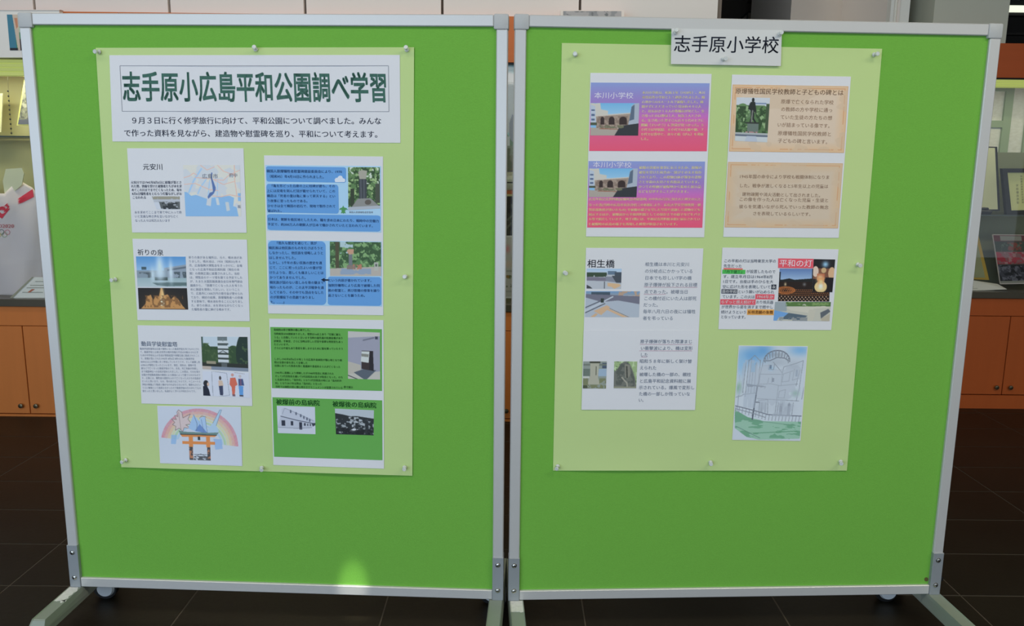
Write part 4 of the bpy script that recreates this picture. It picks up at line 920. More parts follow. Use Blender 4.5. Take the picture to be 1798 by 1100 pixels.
block('body_lettering', b, ['1945年に原爆により倒壊したが1948年院長に再建された', 'そして2代目院長を継いで3代目院長の息子が院長となった。のち', 'に名前を改名し「島外科」となり3代目院長の時には「島内科外', '科」となり2017年以降は「島内科」となった', '当時では病院の前に爆心地を示すモニュメントが設置されている'], 482.5, 654.8, 604, 483.5, 679.3, 604, 29.5, 4.5, D3, gt, s, .014, .018)
text('caption', b, [('原寸展示', 603.5, 680, 620, 680.6, 4.6)], D3, gt, s, .02)
q = [(611, 582), (667, 584.5), (667.5, 667), (611, 665.5)]; p = newpic(q, (150, 150, 164))
p.poly([(0, 0), (1, 0), (1, .08), (0, .14)], (186, 182, 178)).poly([(0, .63), (.4, .7), (.4, 1), (0, 1)], (178, 172, 160)).poly([(0, .9), (.6, .86), (1, .82), (1, 1), (0, 1)], (184, 180, 170)).poly([(.18, .86), (.5, .78), (.88, .8), (.58, 1), (.5, 1)], (86, 94, 104)).poly([(.43, .4), (.78, .4), (.8, .82), (.42, .78)], (56, 46, 46)).poly([(.43, .41), (.67, .41), (.64, .65), (.4, .63)], (196, 200, 196)).poly([(.42, .46), (.65, .47), (.64, .53), (.42, .52)], (130, 130, 120)).poly([(.67, .4), (.78, .4), (.8, .82), (.66, .8)], (40, 36, 40)).line([(.48, .18), (.8, .12)], .03, (110, 112, 124)).rect(.84, .09, .93, .15, (60, 62, 76)).line([(0, .92), (.3, 1)], .02, (80, 80, 80))
photo('photograph', b, q, D3, s, p)
text('heading', b, [('被爆前の島病院', 484.5, 705.8, 561.5, 708.2, 10.8), ('被爆後の島病院', 583.5, 709.5, 661, 712.5, 10.8)], D3, (22, 74, 26), s, .03, 3)
q = [(486, 713), (553, 715), (554, 763), (488, 761)]; p = newpic(q, (196, 200, 210))
p.poly([(.12, .12), (.2, .06), (1, .5), (1, .62), (.12, .36)], (186, 190, 202)).poly([(.1, .38), (1, .6), (.92, .74), (.6, .82), (0, .76)], (182, 186, 198)).line([(.1, .38), (.55, .52), (1, .62)], .03, (84, 90, 106)).line([(.14, .3), (.2, .1), (.24, .1), (.6, .3), (.95, .52)], .014, (130, 136, 150))
for x, y, w_, h_ in ((.11, .52, .1, .2), (.35, .55, .07, .15), (.57, .58, .08, .26), (.7, .6, .04, .1), (.78, .62, .03, .08), (.85, .62, .03, .08)): p.rect(x, y, x+w_, y+h_, (50, 54, 68))
for x, y in ((.36, .2), (.5, .27), (.62, .34), (.7, .4), (.78, .45), (.85, .5)): p.ell(x, y, .022, .06, (96, 102, 118))
p.poly([(.9, .62), (1, .58), (1, .66), (.93, .72)], (56, 60, 70)).line([(.02, .78), (.5, .8), (.9, .76)], .015, (110, 114, 128))
photo('photograph', b, q, D3, s, p)
q = [(588, 718), (656.5, 721), (656, 765), (590, 763)]; p = newpic(q, (176, 184, 190))
p.poly([(0, .18), (.2, .22), (.4, .28), (.55, .26), (1, .34), (1, 1), (0, 1)], (44, 48, 50)).noise(p.R(.02, .4, 1, .97), (150, 156, 160), 16, 14, .62, 3).noise(p.R(.35, .3, .75, .7), (170, 176, 180), 22, 12, .55, 4).poly([(.36, .84), (.48, .74), (.6, .78), (.5, .86)], (196, 200, 204)).poly([(.05, .92), (.15, .86), (.22, .92)], (160, 164, 168)).noise(p.R(0, .7, 1, 1), (24, 26, 28), 10, 8, .5, 7, .7)
photo('photograph', b, q, D3, s, p)

# ---- right poster
PR = poster('R', [(986.5, 75.5), (1549, 85.7), (1487, 827), (971, 827)], 'yellow-green poster pinned to the right board, holding orange, purple and white sheets')
b = 'R'
s = sheet(b, [(1036.6, 128), (1249.5, 130), (1236.5, 417), (1029, 415.5)], PR, 'tall white sheet with two purple-to-pink slides')
GC = ((132, 148, 198), (150, 118, 182), (190, 106, 178), (212, 92, 132), (220, 84, 112))
def pinkslide(q):
    p = newpic(q)
    for i, (a, e) in enumerate(((0, .33), (.33, .5), (.5, .72), (.72, 1.01))): p.grad(a, e, GC[i], GC[i+1])
    return p
def school(p_):
    p_.rect(0, 0, 1, 1, (128, 178, 214)).grad(0, .45, (112, 172, 212), (156, 194, 218)).poly([(0, 0), (.1, .02), (.2, .0), (.22, .2), (.36, .24), (.36, .45), (0, .6)], (194, 190, 180)).poly([(0, .05), (.1, .1), (.12, .6), (0, .62)], (176, 186, 198)).rect(.02, .2, .09, .25, (84, 100, 130)).rect(.02, .34, .09, .4, (84, 100, 130)).rect(.02, .48, .09, .54, (84, 100, 130)).poly([(.12, .4), (.45, .36), (.82, .3), (.82, .8), (.12, .8)], (158, 140, 126)).noise(p_.R(.14, .4, .82, .78), (132, 114, 102), 24, 14, .5, 4).poly([(.1, .38), (.82, .3), (.82, .33), (.1, .42)], (196, 188, 176)).poly([(.84, .1), (.9, .02), (1, .0), (1, 1), (.78, .7)], (164, 172, 184)).poly([(.84, .12), (.9, .05), (.9, .5), (.8, .55)], (90, 104, 122))
    for cx, rx in ((.25, .04), (.44, .06), (.675, .078)):
        p_.ell(cx, .52, rx, .1, (56, 44, 42)).rect(cx-rx, .52, cx+rx, .66, (56, 44, 42))
    p_.poly([(0, .75), (.3, .78), (1, .74), (1, 1), (0, 1)], (166, 156, 146)).poly([(.2, .77), (.75, .8), (.7, .82), (.18, .8)], (150, 104, 84)).poly([(.62, .7), (1, .62), (1, 1), (.5, 1)], (52, 54, 58)).rect(0, .6, .14, .68, (76, 84, 66)).noise(p_.R(.2, .68, .7, .77), (110, 110, 86), 24, 30, .45, 6)
    return p_
q = [(1037.5, 145), (1246, 146.3), (1241, 265.8), (1034.5, 265.3)]; photo('slide_print', b, q, D2, s, pinkslide(q))
q = [(1037, 181), (1122.5, 181.2), (1120.5, 238.3), (1036.5, 238)]; photo('photograph', b, q, D3, s, school(newpic(q)))
text('heading', b, [('本川小学校', 1043, 167.3, 1112.5, 167.8, 12)], D3, (214, 210, 232), s, .0, 3)
yt = (236, 208, 152)
block('body_lettering', b, ['本川小学校は、昭和３年（1928年）、本川', '尋常高等小学校として建設されました。爆', '心地から410メートルで被爆しました。疎', '開せずにとどまっていた児童約４００人', 'と、校長ほか１０人の教職員が死亡し、生', 'き残ったのは教員１人、児童１人とされ', 'る。生き残った澤子さんは４０代のときに', '膵臓（すいぞう）に異常が見つかった。５', '０代では甲状腺、６０代では大腸や脳、７', '０代では背中と、次々と癌（がん）を発症', 'した。'], 1127.5, 162.8, 1238, 1124.5, 244, 1235.5, 19, 5.4, D3, yt, s, .02)
q = [(1033.5, 283), (1238, 283.8), (1233.2, 400.2), (1031, 399.8)]; photo('slide_print', b, q, D2, s, pinkslide(q))
q = [(1034.8, 296), (1120, 296), (1117.5, 346.5), (1034, 346.3)]; photo('photograph', b, q, D3, s, school(newpic(q)))
text('heading', b, [('本川小学校', 1040.5, 289, 1109.5, 290, 11)], D4, (214, 210, 232), s, .0, 3)
block('body_lettering', b, ['被爆の実相を後世に伝えるため、原爆の', '被害を受けた校舎の一部がそのまま保存', 'されており、この建物自体が戦争の悲惨', 'さと平和の大切さを直接訴えています。', 'かつての惨劇が被爆地から集めた展示品', 'などを見学することができます。'], 1122, 294.5, 1232.5, 1120.5, 336.6, 1231, 18, 5.5, D3, yt, s, .02)
block('body_lettering', b, ['広島平和記念資料館(原爆死没者慰霊碑) の中央の石室に刻まれた碑文の元と', 'なった書(当時の広島市長浜井信三の依頼により、広島大学文学部教授・雑', '賀忠義教授が書いたもの) や被爆の様子を写した写真や溶融した遺物なども', '展示するほか、被爆前から平和資料館としての保存までの様子などをパネ', 'ル等で紹介しています。地下1階には、平和記念資料館本館に展示されてい', 'た被爆時の広島の様子を再現した模型が移設されています。'], 1034, 350, 1231, 1033, 394, 1229, 33, 5.3, D4, yt, s, .02, ys=[350, 360, 368.6, 376.8, 385, 393.8])

s = sheet(b, [(1285.4, 131), (1494.2, 134.6), (1472.6, 418), (1270, 416.3)], PR, 'tall white sheet with two parchment-orange slides')
def parch(q, c0=(206, 186, 164), c1=(212, 172, 128)):
    p = newpic(q, c0); e = np.minimum(np.minimum(p.X, 1-p.X), np.minimum(p.Y, 1-p.Y)*.62)
    p.put(np.clip(1-e/.10, 0, 1)*(.7+.3*p.field(10, 8, 5)), c1, .9).put((np.abs(e-.028) < .0045)*(p.field(14, 10, 8) > .42), (196, 140, 98), .6).put(e < .008, (196, 154, 112), .6)
    return p.noise(p.X > -1, (196, 174, 148), 5, 4, .55, 11, .5)
q = [(1286.5, 148.5), (1489.7, 151.5), (1482, 268.7), (1280, 266.2)]; photo('slide_print', b, q, D2, s, parch(q))
bt = (122, 92, 68)
text('heading', b, [('原爆犠牲国民学校教師と子どもの碑とは', 1291.5, 159.7, 1481.5, 162.8, 10.6)], D3, bt, s, .002, 3)
text('body_lettering', b, [('原爆で亡くなられた学校', 1371, 178.3, 1464, 180, 8.4), ('の教師の方や学校に通っ', 1371, 191.8, 1462.5, 193.6, 8.4), ('ていた生徒の方たちの想', 1370, 205.5, 1461.5, 207.3, 8.4), ('いが詰まっている像です。', 1364.5, 219, 1462, 221.3, 8.4), ('原爆犠牲国民学校教師と', 1365.5, 233.8, 1460.5, 235.8, 8.4), ('子どもの碑と言います。', 1365.5, 247, 1458, 249.5, 8.4)], D3, (136, 106, 82), s)
q = [(1293.5, 171), (1352, 172), (1347, 250), (1290.5, 247.5)]; p = newpic(q, (192, 198, 204))
p.noise(p.R(0, .18, 1, .82), (84, 116, 74), 3, 3, .3, 3).ell(.2, .32, .2, .18, (96, 130, 84)).ell(.8, .36, .22, .18, (92, 124, 78)).rect(0, .3, 1, .78, (84, 116, 74), .85).noise(p.R(0, .2, 1, .8), (52, 76, 48), 8, 9, .52, 4).noise(p.R(0, .2, 1, .8), (140, 168, 122), 12, 12, .68, 5).rect(.9, .14, 1, .74, (66, 84, 60)).rect(.5, .12, .9, .15, (110, 130, 160)).ell(.5, .06, .04, .05, (34, 40, 40)).poly([(.4, .14), (.44, .1), (.56, .1), (.6, .25), (.62, .4), (.56, .32), (.55, .5), (.46, .52), (.44, .3), (.36, .26)], (38, 44, 42)).line([(.46, .5), (.44, .6)], .04, (38, 44, 42)).line([(.53, .48), (.6, .56)], .04, (38, 44, 42)).line([(.5, .3), (.48, .55)], .03, (120, 120, 116)).rect(.36, .58, .7, .78, (104, 118, 110)).rect(.3, .56, .7, .59, (50, 54, 50)).noise(p.R(.3, .77, .68, .84), (170, 130, 130), 20, 30, .45, 6).rect(0, .84, 1, .88, (90, 100, 116)).rect(0, .8, 1, .84, (166, 172, 172)).rect(0, .88, 1, 1, (190, 196, 198)).poly([(.36, .87), (.64, .87), (.7, 1), (.3, 1)], (176, 184, 196))
photo('photograph', b, q, D3, s, p)
q = [(1278.5, 284.5), (1480, 287), (1471.5, 401.3), (1272.3, 399.5)]; photo('slide_print', b, q, D2, s, parch(q, (198, 180, 158), (206, 172, 132)))
text('body_lettering', b, [('1945年国の命令により学校も戦闘体制になりま', 1298, 310, 1457, 311.5, 7.3), ('した。戦争が激しくなると5年生以上の児童は', 1298, 326, 1454.5, 327.5, 7.3), ('建物疎開や消火活動として出されました。', 1303, 341, 1445, 343.5, 7.3), ('この像を作った人は亡くなった児童・生徒と', 1297.5, 350, 1455.5, 352, 7.3), ('彼らを気遣いながら死んでいった教師の無念', 1297.5, 362.8, 1455, 364.3, 7.3), ('さを表現しているらしいです。', 1321.5, 375, 1428, 376.5, 7.3)], D3, (128, 100, 78), s)

s = sheet(b, [(1029, 435.5), (1235, 436.5), (1227, 582), (1025, 582)], PR, 'white sheet with a large bridge heading and two street photographs')
text('heading', b, [('相生橋', 1031, 463, 1079.5, 463.5, 15.2)], D2, (40, 42, 52), s, .006, 4)
q = [(1030.5, 471.8), (1091.5, 472.3), (1090.5, 507.5), (1030, 507)]; p = newpic(q, (178, 182, 188))
p.grad(0, .25, (160, 188, 214), (190, 202, 214)).noise(p.R(0, .2, .58, .42), (60, 76, 60), 14, 8, .25, 2).rect(.6, .12, .85, .3, (96, 116, 136)).rect(.8, .18, 1, .4, (70, 80, 90)).poly([(0, .42), (.55, .44), (.55, .62), (0, .6)], (120, 116, 130)).poly([(.55, .4), (.75, .4), (.85, .68), (.55, .62)], (130, 134, 146)).poly([(.72, .36), (1, .34), (1, .7), (.85, .7)], (72, 78, 86)).rect(.5, .64, .53, 1, (100, 104, 110)).poly([(.6, .7), (.95, .75), (.98, .85), (.8, 1), (.72, .9), (.6, .86)], (206, 172, 134)).poly([(0, .8), (.1, .88), (.18, 1), (0, 1)], (70, 72, 76))
photo('photograph', b, q, D2, s, p)
q = [(1029, 511.6), (1123.5, 511.8), (1122, 557.3), (1027, 557)]; p = newpic(q, (170, 178, 188))
p.grad(0, .16, (110, 150, 190), (140, 150, 160)).rect(.1, .04, .45, .16, (70, 84, 96)).noise(p.R(.6, 0, 1, .2), (176, 150, 130), 14, 8, .45, 2).poly([(0, .12), (.3, .14), (1, .2), (1, .5), (.6, .36), (.3, .42), (0, .25)], (112, 112, 126)).line([(0, .76), (.3, .44), (.5, .22)], .05, (186, 192, 200)).line([(0, .64), (.28, .38)], .04, (90, 94, 106)).line([(0, .84), (.36, .48)], .03, (64, 66, 76)).rect(.28, .28, .34, .44, (52, 62, 58)).poly([(.16, .76), (.4, .54), (.46, .62), (.3, .92)], (202, 168, 134)).poly([(.1, 1), (.2, .84), (.24, .88), (.18, 1)], (200, 166, 132)).poly([(.38, .7), (.42, .66), (.8, 1), (.7, 1)], (202, 168, 134)).line([(.45, .66), (.82, 1)], .02, (120, 112, 104))
photo('photograph', b, q, D2, s, p)
rows = []
for t_, x0_, x1_, y_ in (('相生橋は本川と元安川', 1132.5, 1210.5, 464.2), ('の分岐点にかかっている', 1132, 1217, 476.3), ('日本でも珍しいT字の橋', 1132, 1214.5, 488.2), ('原子爆弾が投下される目標', 1131, 1224.5, 500.2), ('点であった。被曝当日', 1131, 1208.5, 512.5), ('この橋付近にいた人は即死', 1130.5, 1223.5, 524.2), ('だった。', 1129.5, 1160, 535.6), ('毎年八月六日の夜には犠牲', 1129, 1221.5, 547.2), ('者を弔っている', 1128.5, 1182.5, 559)): rows.append((t_, x0_, y_, x1_, y_+.3, 7.6))
text('body_lettering', b, rows, D2, (104, 112, 126), s)
line('underline', b, [(1130.5, 504.6), (1224.5, 505)], .8, D2, pmat((186, 150, 160)), s); line('underline', b, [(1130.5, 517), (1169, 517.2)], .8, D2, pmat((186, 150, 160)), s)
s = grid_mesh('paper_sheet', b, [(1024.8, 580.5), (1227.2, 580.5), (1220.5, 720.5), (1021, 720)], D1+.0008, paper(), PR, 28, 28, .0005)
s['label'] = 'lower white sheet with two stone monument photographs'
rows = []
for t_, x0_, x1_, y_ in (('原子爆弾が落ちた際凄まじ', 1124, 1216, 600), ('い衝撃波により、橋は変形', 1124.5, 1216.5, 611.8), ('した', 1124, 1138, 623.2), ('昭和５８年に新しく架け替', 1123, 1215, 634.6), ('えられた', 1123, 1153, 646.2), ('被曝した橋の一部の、親柱', 1122.5, 1213.5, 657.8), ('と広島平和記念資料館に展', 1122.5, 1213.5, 669.4), ('示されている。爆風で変形し', 1121.5, 1220, 680.8), ('た橋の一部しか残っていな', 1121.5, 1212, 692), ('い。', 1121, 1134, 702.8)): rows.append((t_, x0_, y_, x1_, y_+.2, 7.4))
text('body_lettering', b, rows, D3+.0006, (96, 104, 120), s)
for a in ([(1123.5, 605), (1215, 605.3)], [(1122.5, 616.4), (1215, 616.6)], [(1126, 627.4), (1136, 627.4)]): line('underline', b, a, .7, D3+.0006, pmat((186, 150, 160)), s)
q = [(1024.3, 635), (1065.5, 635), (1064, 682.8), (1023.4, 682.5)]; p = newpic(q, (140, 148, 140))
p.rect(0, .28, .3, .55, (104, 116, 106)).rect(.65, .28, 1, .55, (150, 170, 188)).rect(.8, .06, 1, .26, (74, 86, 104)).rect(0, .1, 1, .16, (110, 118, 108)).poly([(.3, .06), (.68, .06), (.64, .6), (.74, .85), (.2, .85), (.3, .55)], (170, 168, 150)).rect(.28, 0, .72, .08, (70, 72, 60)).line([(.55, .2), (.55, .5)], .03, (90, 90, 76)).rect(0, .55, .28, .62, (190, 192, 184)).noise(p.R(0, .62, 1, 1) & ((p.X < .22) | (p.X > .7) | (p.Y > .85)), (120, 124, 92), 10, 12, .4, 3).rect(.0, .88, .2, 1, (60, 66, 50), .7)
photo('photograph', b, q, D3+.0006, s, p)
q = [(1078.5, 635), (1119, 635.2), (1117, 682.3), (1077.5, 682.2)]; p = newpic(q, (150, 172, 124))
p.noise(p.X > -1, (182, 200, 158), 6, 6, .5, 2).noise(p.X > -1, (104, 132, 84), 8, 8, .6, 3).poly([(.0, .4), (.14, .3), (.3, .08), (.5, .0), (.68, .1), (.84, .4), (.95, .7), (1, 1), (0, 1)], (110, 112, 104)).noise(p.inside([(.1, .4), (.3, .1), (.6, .05), (.9, .6), (.9, 1), (.1, 1)]), (88, 92, 86), 10, 12, .5, 5).poly([(.46, .1), (.68, .14), (.72, .5), (.6, .66), (.5, .6)], (132, 130, 118)).line([(.55, .2), (.58, .6)], .05, (64, 66, 60)).line([(.36, .6), (.58, .8), (.6, .95)], .05, (160, 156, 142)).rect(0, .93, 1, 1, (140, 140, 120))
photo('photograph', b, q, D3+.0006, s, p)

s = sheet(b, [(1268.5, 435), (1472.5, 438), (1459.5, 580), (1261.5, 578.5)], PR, 'white sheet with a red heading box and night lantern photographs')
red = (214, 88, 100)
poly('highlight', b, [(1270.5, 471), (1304, 471.6), (1304, 474.2), (1270.5, 473.6)], D2, pmat((214, 96, 92)), s)
poly('highlight', b, [(1268.5, 473.7), (1309, 474.2), (1308.5, 481.7), (1268, 481)], D2, pmat((78, 176, 84)), s)
poly('highlight', b, [(1354.5, 500), (1363.3, 500), (1363, 508.6), (1354, 508.4)], D2, pmat((44, 50, 62)), s)
poly('highlight', b, [(1267, 508), (1295, 508.4), (1294.5, 516.2), (1266.5, 515.8)], D2, pmat((84, 88, 98)), s)
poly('highlight', b, [(1326.5, 516.8), (1360, 517.2), (1359.5, 526.2), (1326, 525.8)], D2, pmat(red), s)
poly('highlight', b, [(1265, 525.8), (1327, 526.2), (1326.5, 535.7), (1264.5, 535.2)], D2, pmat(red), s)
poly('highlight', b, [(1312, 543.2), (1359, 543.8), (1358.5, 553.8), (1311.5, 553.3)], D2, pmat((222, 160, 84)), s)
dk = (74, 80, 92)
def hl(rows, c, bold=0.0): text('body_lettering', b, [(a, x, y, x2, y+.6, 6.5) for a, x, x2, y in rows], D3, c, s, bold)
hl([('この平和の灯は当時東京大学の', 1271, 1363, 458.2), ('先生だった', 1270.5, 1303, 467), ('が設置したもので', 1310.5, 1362, 476.8), ('す。建立年月日は1964年8月', 1269.5, 1357, 485.8), ('1日です。台座は手のひらを大', 1269, 1358, 494.4), ('空に広げた形を表現していて', 1268.5, 1353.5, 503.6), ('という願いが込められ', 1295.5, 1359.5, 512.4), ('ています。この火は', 1268, 1325.5, 521), ('おり核兵器', 1327.5, 1358, 530.6), ('が世界から姿を消すまで燃やし', 1266.5, 1358, 539), ('続けようという', 1266, 1311, 548), ('となっています。', 1265.5, 1313, 556.6)], dk)
hl([('「丹下健三」', 1269, 1307, 477.2)], (30, 70, 44))
hl([('永', 1355.3, 1362.3, 504), ('遠の平和', 1267.5, 1293.5, 511.8), ('1964年か', 1328.5, 1358, 521.2), ('らずっと燃え続けて', 1266, 1325.5, 530.4)], (226, 220, 226), .01)
hl([('反核悲願の象徴', 1313, 1357.5, 548.2)], (110, 66, 30), .03)
ground('heading_box', b, [(1366.5, 454), (1428.5, 454.8), (1428, 471.5), (1366.3, 470.8)], D3, pmat(red), s)
text('heading', b, [('平和の灯', 1368, 462.3, 1426.5, 463, 13.5)], D4, (240, 214, 218), s, .0, 3)
q = [(1369, 472), (1458.5, 472.5), (1456, 530), (1366, 529.3)]; p = newpic(q, (38, 34, 32))
p.grad(0, .34, (92, 120, 168), (150, 176, 206), 0, .64).poly([(0, .36), (.2, .3), (.3, .34), (.64, .3), (.64, .5), (0, .5)], (34, 36, 36)).rect(0, .1, .03, .5, (40, 44, 50)).rect(.0, .4, 1, 1, (40, 30, 26))
for k in range(7):
    y = .62+.055*k
    for j in range(26 if k < 4 else 15):
        x = (j+.5*(k % 2))/(26 if k < 4 else 15); p.ell(x, y+.03*math.sin(x*3), .008 if k < 4 else .011, .012 if k < 4 else .017, (206, 130, 76) if k < 4 else (222, 180, 150))
for k in range(4): p.put(np.abs(np.hypot((p.X-.14)/(.05+.04*k), (p.Y-.66)/(.03+.025*k))-1) < .12, (190, 110, 56), .8)
p.soft(.13, .48, .02, .05, (200, 180, 140)).soft(.5, .48, .03, .05, (110, 110, 110))
photo('photograph', b, q, D2, s, p)
q = [(1428.8, 455.2), (1466.5, 456), (1461.5, 513.5), (1426.5, 512.8)]; p = newpic(q, (32, 28, 30))
p.rect(0, 0, 1, .24, (34, 32, 34)).soft(.56, .16, .14, .09, (150, 196, 224), .95).rect(0, .28, 1, .6, (120, 78, 60)).ell(.12, .38, .14, .16, (214, 190, 172)).ell(.5, .34, .12, .08, (196, 164, 120)).ell(.88, .42, .16, .18, (206, 166, 128)).rect(.2, .44, .56, .64, (180, 96, 66)).soft(.35, .6, .16, .12, (226, 200, 150)).rect(.6, .55, 1, 1, (30, 26, 30)).ell(.4, .84, .3, .17, (226, 190, 130)).rect(.24, .56, .56, .86, (214, 150, 96), .8).soft(.4, .82, .14, .1, (240, 232, 214)).soft(.4, .68, .08, .05, (236, 200, 140))
photo('photograph', b, q, D3, s, p)
q = [(1361, 530.3), (1459, 530.6), (1456.5, 564.5), (1358, 563.4)]; p = newpic(q, (186, 184, 170))
p.rect(0, 0, .22, .5, (150, 160, 164)).noise(p.R(.2, 0, 1, .24), (86, 118, 66), 14, 6, .2, 2).noise(p.R(.2, 0, 1, .24), (124, 152, 94), 16, 8, .6, 3).poly([(0, .45), (.28, .6), (.26, .75), (.1, .8), (.06, 1), (0, 1)], (110, 156, 206)).poly([(.26, .58), (.6, .72), (.5, .95), (.14, .9)], (84, 100, 112)).poly([(.2, .3), (.9, .22), (.98, .3), (.7, .36), (.66, .6), (.3, .45)], (198, 194, 178)).poly([(.62, .4), (.74, .4), (.7, 1), (.58, 1)], (190, 186, 170)).poly([(.82, .56), (.96, .36), (1, .5), (.84, .86)], (92, 98, 104)).poly([(.84, .86), (1, .6), (1, 1), (.86, 1)], (176, 168, 148)).noise(p.R(.1, .8, .6, 1), (140, 144, 144), 20, 8, .5, 4)
photo('photograph', b, q, D2, s, p)

s = sheet(b, [(1297, 607), (1418.5, 608.3), (1405.5, 775), (1285.5, 773)], PR, 'pencil drawing of a domed building behind a fence')
q = [(1298, 608), (1417, 609.2), (1404, 773.8), (1287, 771.8)]; p = newpic(q, (196, 204, 212), 1.5)
p.soft(.18, .1, .2, .1, (112, 164, 208), .95).soft(.36, .05, .14, .08, (104, 158, 204), .9).soft(.05, .2, .07, .12, (140, 184, 216), .8).soft(.9, .04, .16, .06, (122, 172, 212), .9).rect(.2, .18, .26, .28, (124, 176, 214), .8).soft(.5, .24, .05, .03, (140, 180, 208), .5)
p.poly([(0, .68), (.2, .76), (.45, .8), (1, .8), (1, .98), (.4, 1), (.2, .97), (.02, .88)], (150, 188, 166)).noise(p.inside([(0, .68), (.2, .76), (.45, .8), (1, .8), (1, .98), (.4, 1), (.2, .97), (.02, .88)]), (104, 156, 124), 6, 30, .5, 3, .8).soft(.04, .45, .04, .06, (130, 170, 140), .8).soft(.88, .5, .05, .03, (110, 170, 130), .7)
pc = (136, 143, 153); pd = (112, 118, 130)
th_ = np.linspace(math.pi, 2*math.pi, 14)
dome = [(.57+.19*math.cos(a), .16+.115*math.sin(a)) for a in th_]; p.line(dome, .012, pd); p.line([(.38, .16), (.47, .155), (.57, .12), (.68, .125), (.76, .16)], .010, pd)
for k in range(12):
    a = math.pi*(1+(k+.5)/12); p.line([(.57+.19*math.cos(a), .16+.115*math.sin(a)), (.57+.17*math.cos(a), .185+.07*math.sin(a))], .010, pc)
p.soft(.57, .09, .12, .03, (130, 138, 148), .5)
for L_ in ([(.12, .18), (.1, .5)], [(.16, .15), (.14, .54)], [(.2, .14), (.18, .5)], [(.33, .15), (.32, .43)], [(.37, .17), (.3, .48)], [(.16, .16), (.24, .1), (.33, .16)], [(.27, .18), (.27, .5)], [(.23, .28), (.22, .5)], [(.52, .17), (.66, .28)], [(.66, .28), (.66, .42)], [(.68, .22), (.66, .3), (.82, .26)], [(.68, .22), (.86, .18), (.96, .15)], [(.96, .15), (.93, .45), (.9, .58)], [(.92, .25), (.88, .42)], [(.33, .3), (.64, .3)], [(.34, .3), (.33, .41)], [(.3, .41), (.5, .4), (.64, .42), (.9, .4)], [(.32, .56), (.6, .57), (.94, .58)], [(.62, .42), (.6, .74)], [(.34, .58), (.48, .57), (.49, .72)], [(.36, .6), (.36, .72)], [(.1, .52), (.3, .5)], [(.04, .53), (.04, .7)], [(.0, .55), (.1, .53)], [(.68, .3), (.67, .38), (.77, .37), (.78, .28)], [(.84, .24), (.82, .36), (.9, .34)], [(.64, .48), (.63, .55), (.72, .55), (.73, .46), (.64, .48)], [(.46, .2), (.46, .25), (.53, .25), (.54, .19)], [(.47, .34), (.46, .39)], [(.52, .33), (.52, .39)], [(.64, .6), (.63, .73)], [(.7, .6), (.69, .73)], [(.8, .6), (.78, .74)], [(.86, .6), (.85, .74)], [(1, .43), (.98, .56)]): p.line(L_, .007, pc, .9)
p.rect(.47, .2, .5, .24, (112, 130, 150)).rect(.52, .34, .55, .38, (104, 110, 124)).rect(.86, .25, .89, .32, (112, 130, 150), .7).rect(.66, .61, .7, .73, (140, 146, 158), .7).rect(.78, .61, .82, .73, (130, 136, 148), .7).rect(.38, .6, .41, .71, (150, 156, 166), .7).rect(.44, .6, .46, .71, (150, 156, 166), .7)
p.line([(.27, .78), (.31, .43)], .015, (88, 94, 106)).line([(.16, .41), (.24, .42), (.31, .425), (.4, .43)], .014, pd).line([(.16, .41), (.17, .43), (.24, .43)], .012, pd).line([(.36, .44), (.43, .43), (.42, .45)], .008, pc).line([(.3, .6), (.36, .6)], .012, pd)
for k in range(20):
    x = .02+.05*k; y = np.interp(x, [0, .3, .5, 1], [.64, .69, .73, .74]); p.line([(x, y), (x-.01, y+.06)], .007, pc, .9)
p.line([(0, .64), (.3, .69), (.5, .73), (1, .74)], .010, pd).line([(0, .67), (.28, .72), (.46, .76)], .008, pc)
p.line([(.04, .86), (.4, .98)], .008, (96, 130, 118), .7).line([(.1, .78), (.9, .84)], .008, (110, 150, 128), .7).line([(.3, .93), (.95, .9)], .010, (92, 146, 112), .7)
p.noise(p.R(.3, .2, .95, .75), (176, 184, 194), 5, 6, .5, 21, .6).soft(.57, .17, .18, .05, (150, 158, 168), .45).soft(.84, .2, .12, .06, (160, 168, 178), .4).noise(p.R(.02, .15, .3, .66), (172, 182, 194), 22, 3, .5, 22, .6).soft(.72, .66, .14, .08, (160, 168, 178), .5).soft(.4, .66, .1, .06, (164, 172, 182), .5)
photo('pencil_drawing', b, q, D2, s, p)

# the school name sheet pinned over the right poster's top edge
t = empty('name_sheet', tuple(PB('R', np.array([1275.]), np.array([114.]), .004)[0]), 'white name sheet with six large black characters above the right poster', 'paper sign', rz=BOARDS['R'][2])
def P6(dx): return D1+.0050+dx
grid_mesh('paper_sheet', 'R', [(1179, 50), (1373, 53), (1371, 116), (1178, 112.5)], P6(0), mat('warm_paper', (.72, .72, .69), .6, bump=((30, 30, 30), .1, .002)), t, 24, 10, .0006)
text('lettering', 'R', [('志手原小学校', 1182.5, 76.5, 1368.5, 79.3, 31.5)], P6(.0005), (28, 32, 44), t, .004, 5)

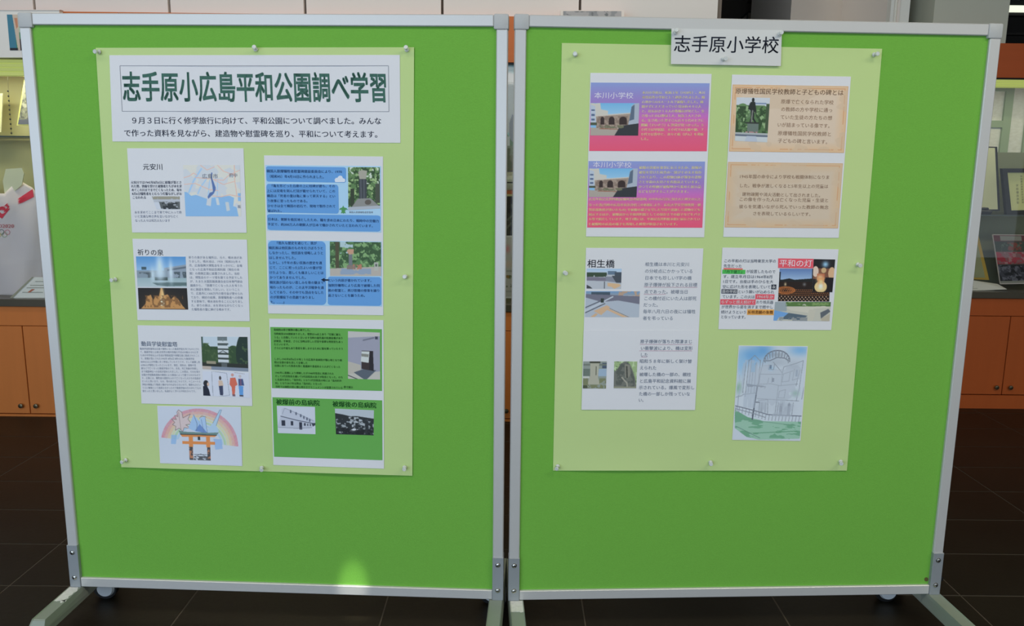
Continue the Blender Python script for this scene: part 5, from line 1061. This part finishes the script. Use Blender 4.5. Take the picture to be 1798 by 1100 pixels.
# ================================================================== PUSHPINS
clear = mat('clear_plastic', (0.90, 0.93, 0.90), 0.22, trans=0.35, spec=.5)
pin0 = None
def pushpin(b, px, py, label, d=.004, tilt=(0, 0)):
    global pin0
    P = PB(b, np.array([px*1.0]), np.array([py*1.0]), d)[0]
    th = BOARDS[b][2]
    # axis towards the camera side of the board
    R_ = Matrix.Rotation(th, 4, 'Z') @ Matrix.Rotation(math.pi/2+tilt[0], 4, 'X') @ Matrix.Rotation(tilt[1], 4, 'Y')
    if pin0 is None:
        r = bpy.data.objects.new('pushpin', None); col.objects.link(r); r.empty_display_size = .01
        head = B().lathe([(.0052, .0005), (.0056, .0015), (.0050, .0030), (.0028, .0050), (.0026, .0105), (.0032, .0120), (.0052, .0140), (.0055, .0155), (.0046, .0170), (.001, .0172)], None, 20).make('head', clear, r, smooth=True, world=False)
        nd = B().cyl((0, 0, -.008), (0, 0, .004), .0005, n=8).make('needle', screwm, r, world=False)
        pin0 = (r, head, nd)
    else:
        r = pin0[0].copy(); col.objects.link(r)
        for ch in pin0[1:]:
            c = ch.copy(); col.objects.link(c); c.parent = r
    r.rotation_mode = 'XYZ'; r.location = P; r.rotation_euler = R_.to_euler()
    tag(r, label, 'pushpin', 'clear pushpins on the boards')
for b_, px, py, lb, d_, ti in (
    ('L', 174.5, 91, 'clear pushpin in the top left corner of the left poster', .003, (.1, -.2)),
    ('L', 449, 87, 'clear pushpin in the middle of the left poster\'s top edge', .003, (-.25, .1)),
    ('L', 714.5, 88, 'clear pushpin in the top right corner of the left poster', .003, (-.3, 0)),
    ('L', 203, 491, 'clear pushpin halfway down the left edge of the left poster', .003, (0, -.2)),
    ('L', 712, 486, 'clear pushpin halfway down the right edge of the left poster', .003, (-.1, 0)),
    ('L', 221.5, 808, 'clear pushpin in the bottom left corner of the left poster', .003, (.1, -.3)),
    ('L', 459.5, 821.5, 'clear pushpin in the middle of the left poster\'s bottom edge', .003, (.1, .3)),
    ('L', 710.5, 821, 'clear pushpin in the bottom right corner of the left poster', .003, (0, .1)),
    ('R', 1010.5, 96, 'clear pushpin in the top left corner of the right poster', .003, (0, -.2)),
    ('R', 1534.5, 96, 'clear pushpin in the top right corner of the right poster', .003, (0, .1)),
    ('R', 991.5, 479, 'clear pushpin halfway down the left edge of the right poster', .003, (0, .1)),
    ('R', 1506, 464.5, 'clear pushpin halfway down the right edge of the right poster', .003, (.1, 0)),
    ('R', 979.5, 818.5, 'clear pushpin in the bottom left corner of the right poster', .003, (.2, -.3)),
    ('R', 1247.5, 812, 'clear pushpin in the middle of the right poster\'s bottom edge', .003, (0, -.2)),
    ('R', 1476, 810.5, 'clear pushpin in the bottom right corner of the right poster', .003, (.1, -.3)),
    ('R', 1186, 57, 'clear pushpin in the top left corner of the school name sheet', .0085, (-.2, -.1)),
    ('R', 1369, 60, 'clear pushpin in the top right corner of the school name sheet', .0085, (-.1, -.1)),
    ('R', 1270, 103.5, 'clear pushpin at the bottom centre of the school name sheet', .0085, (.1, .1))):
    pushpin(b_, px, py, lb, d_, ti)
bpy.data.objects.remove(_fo)
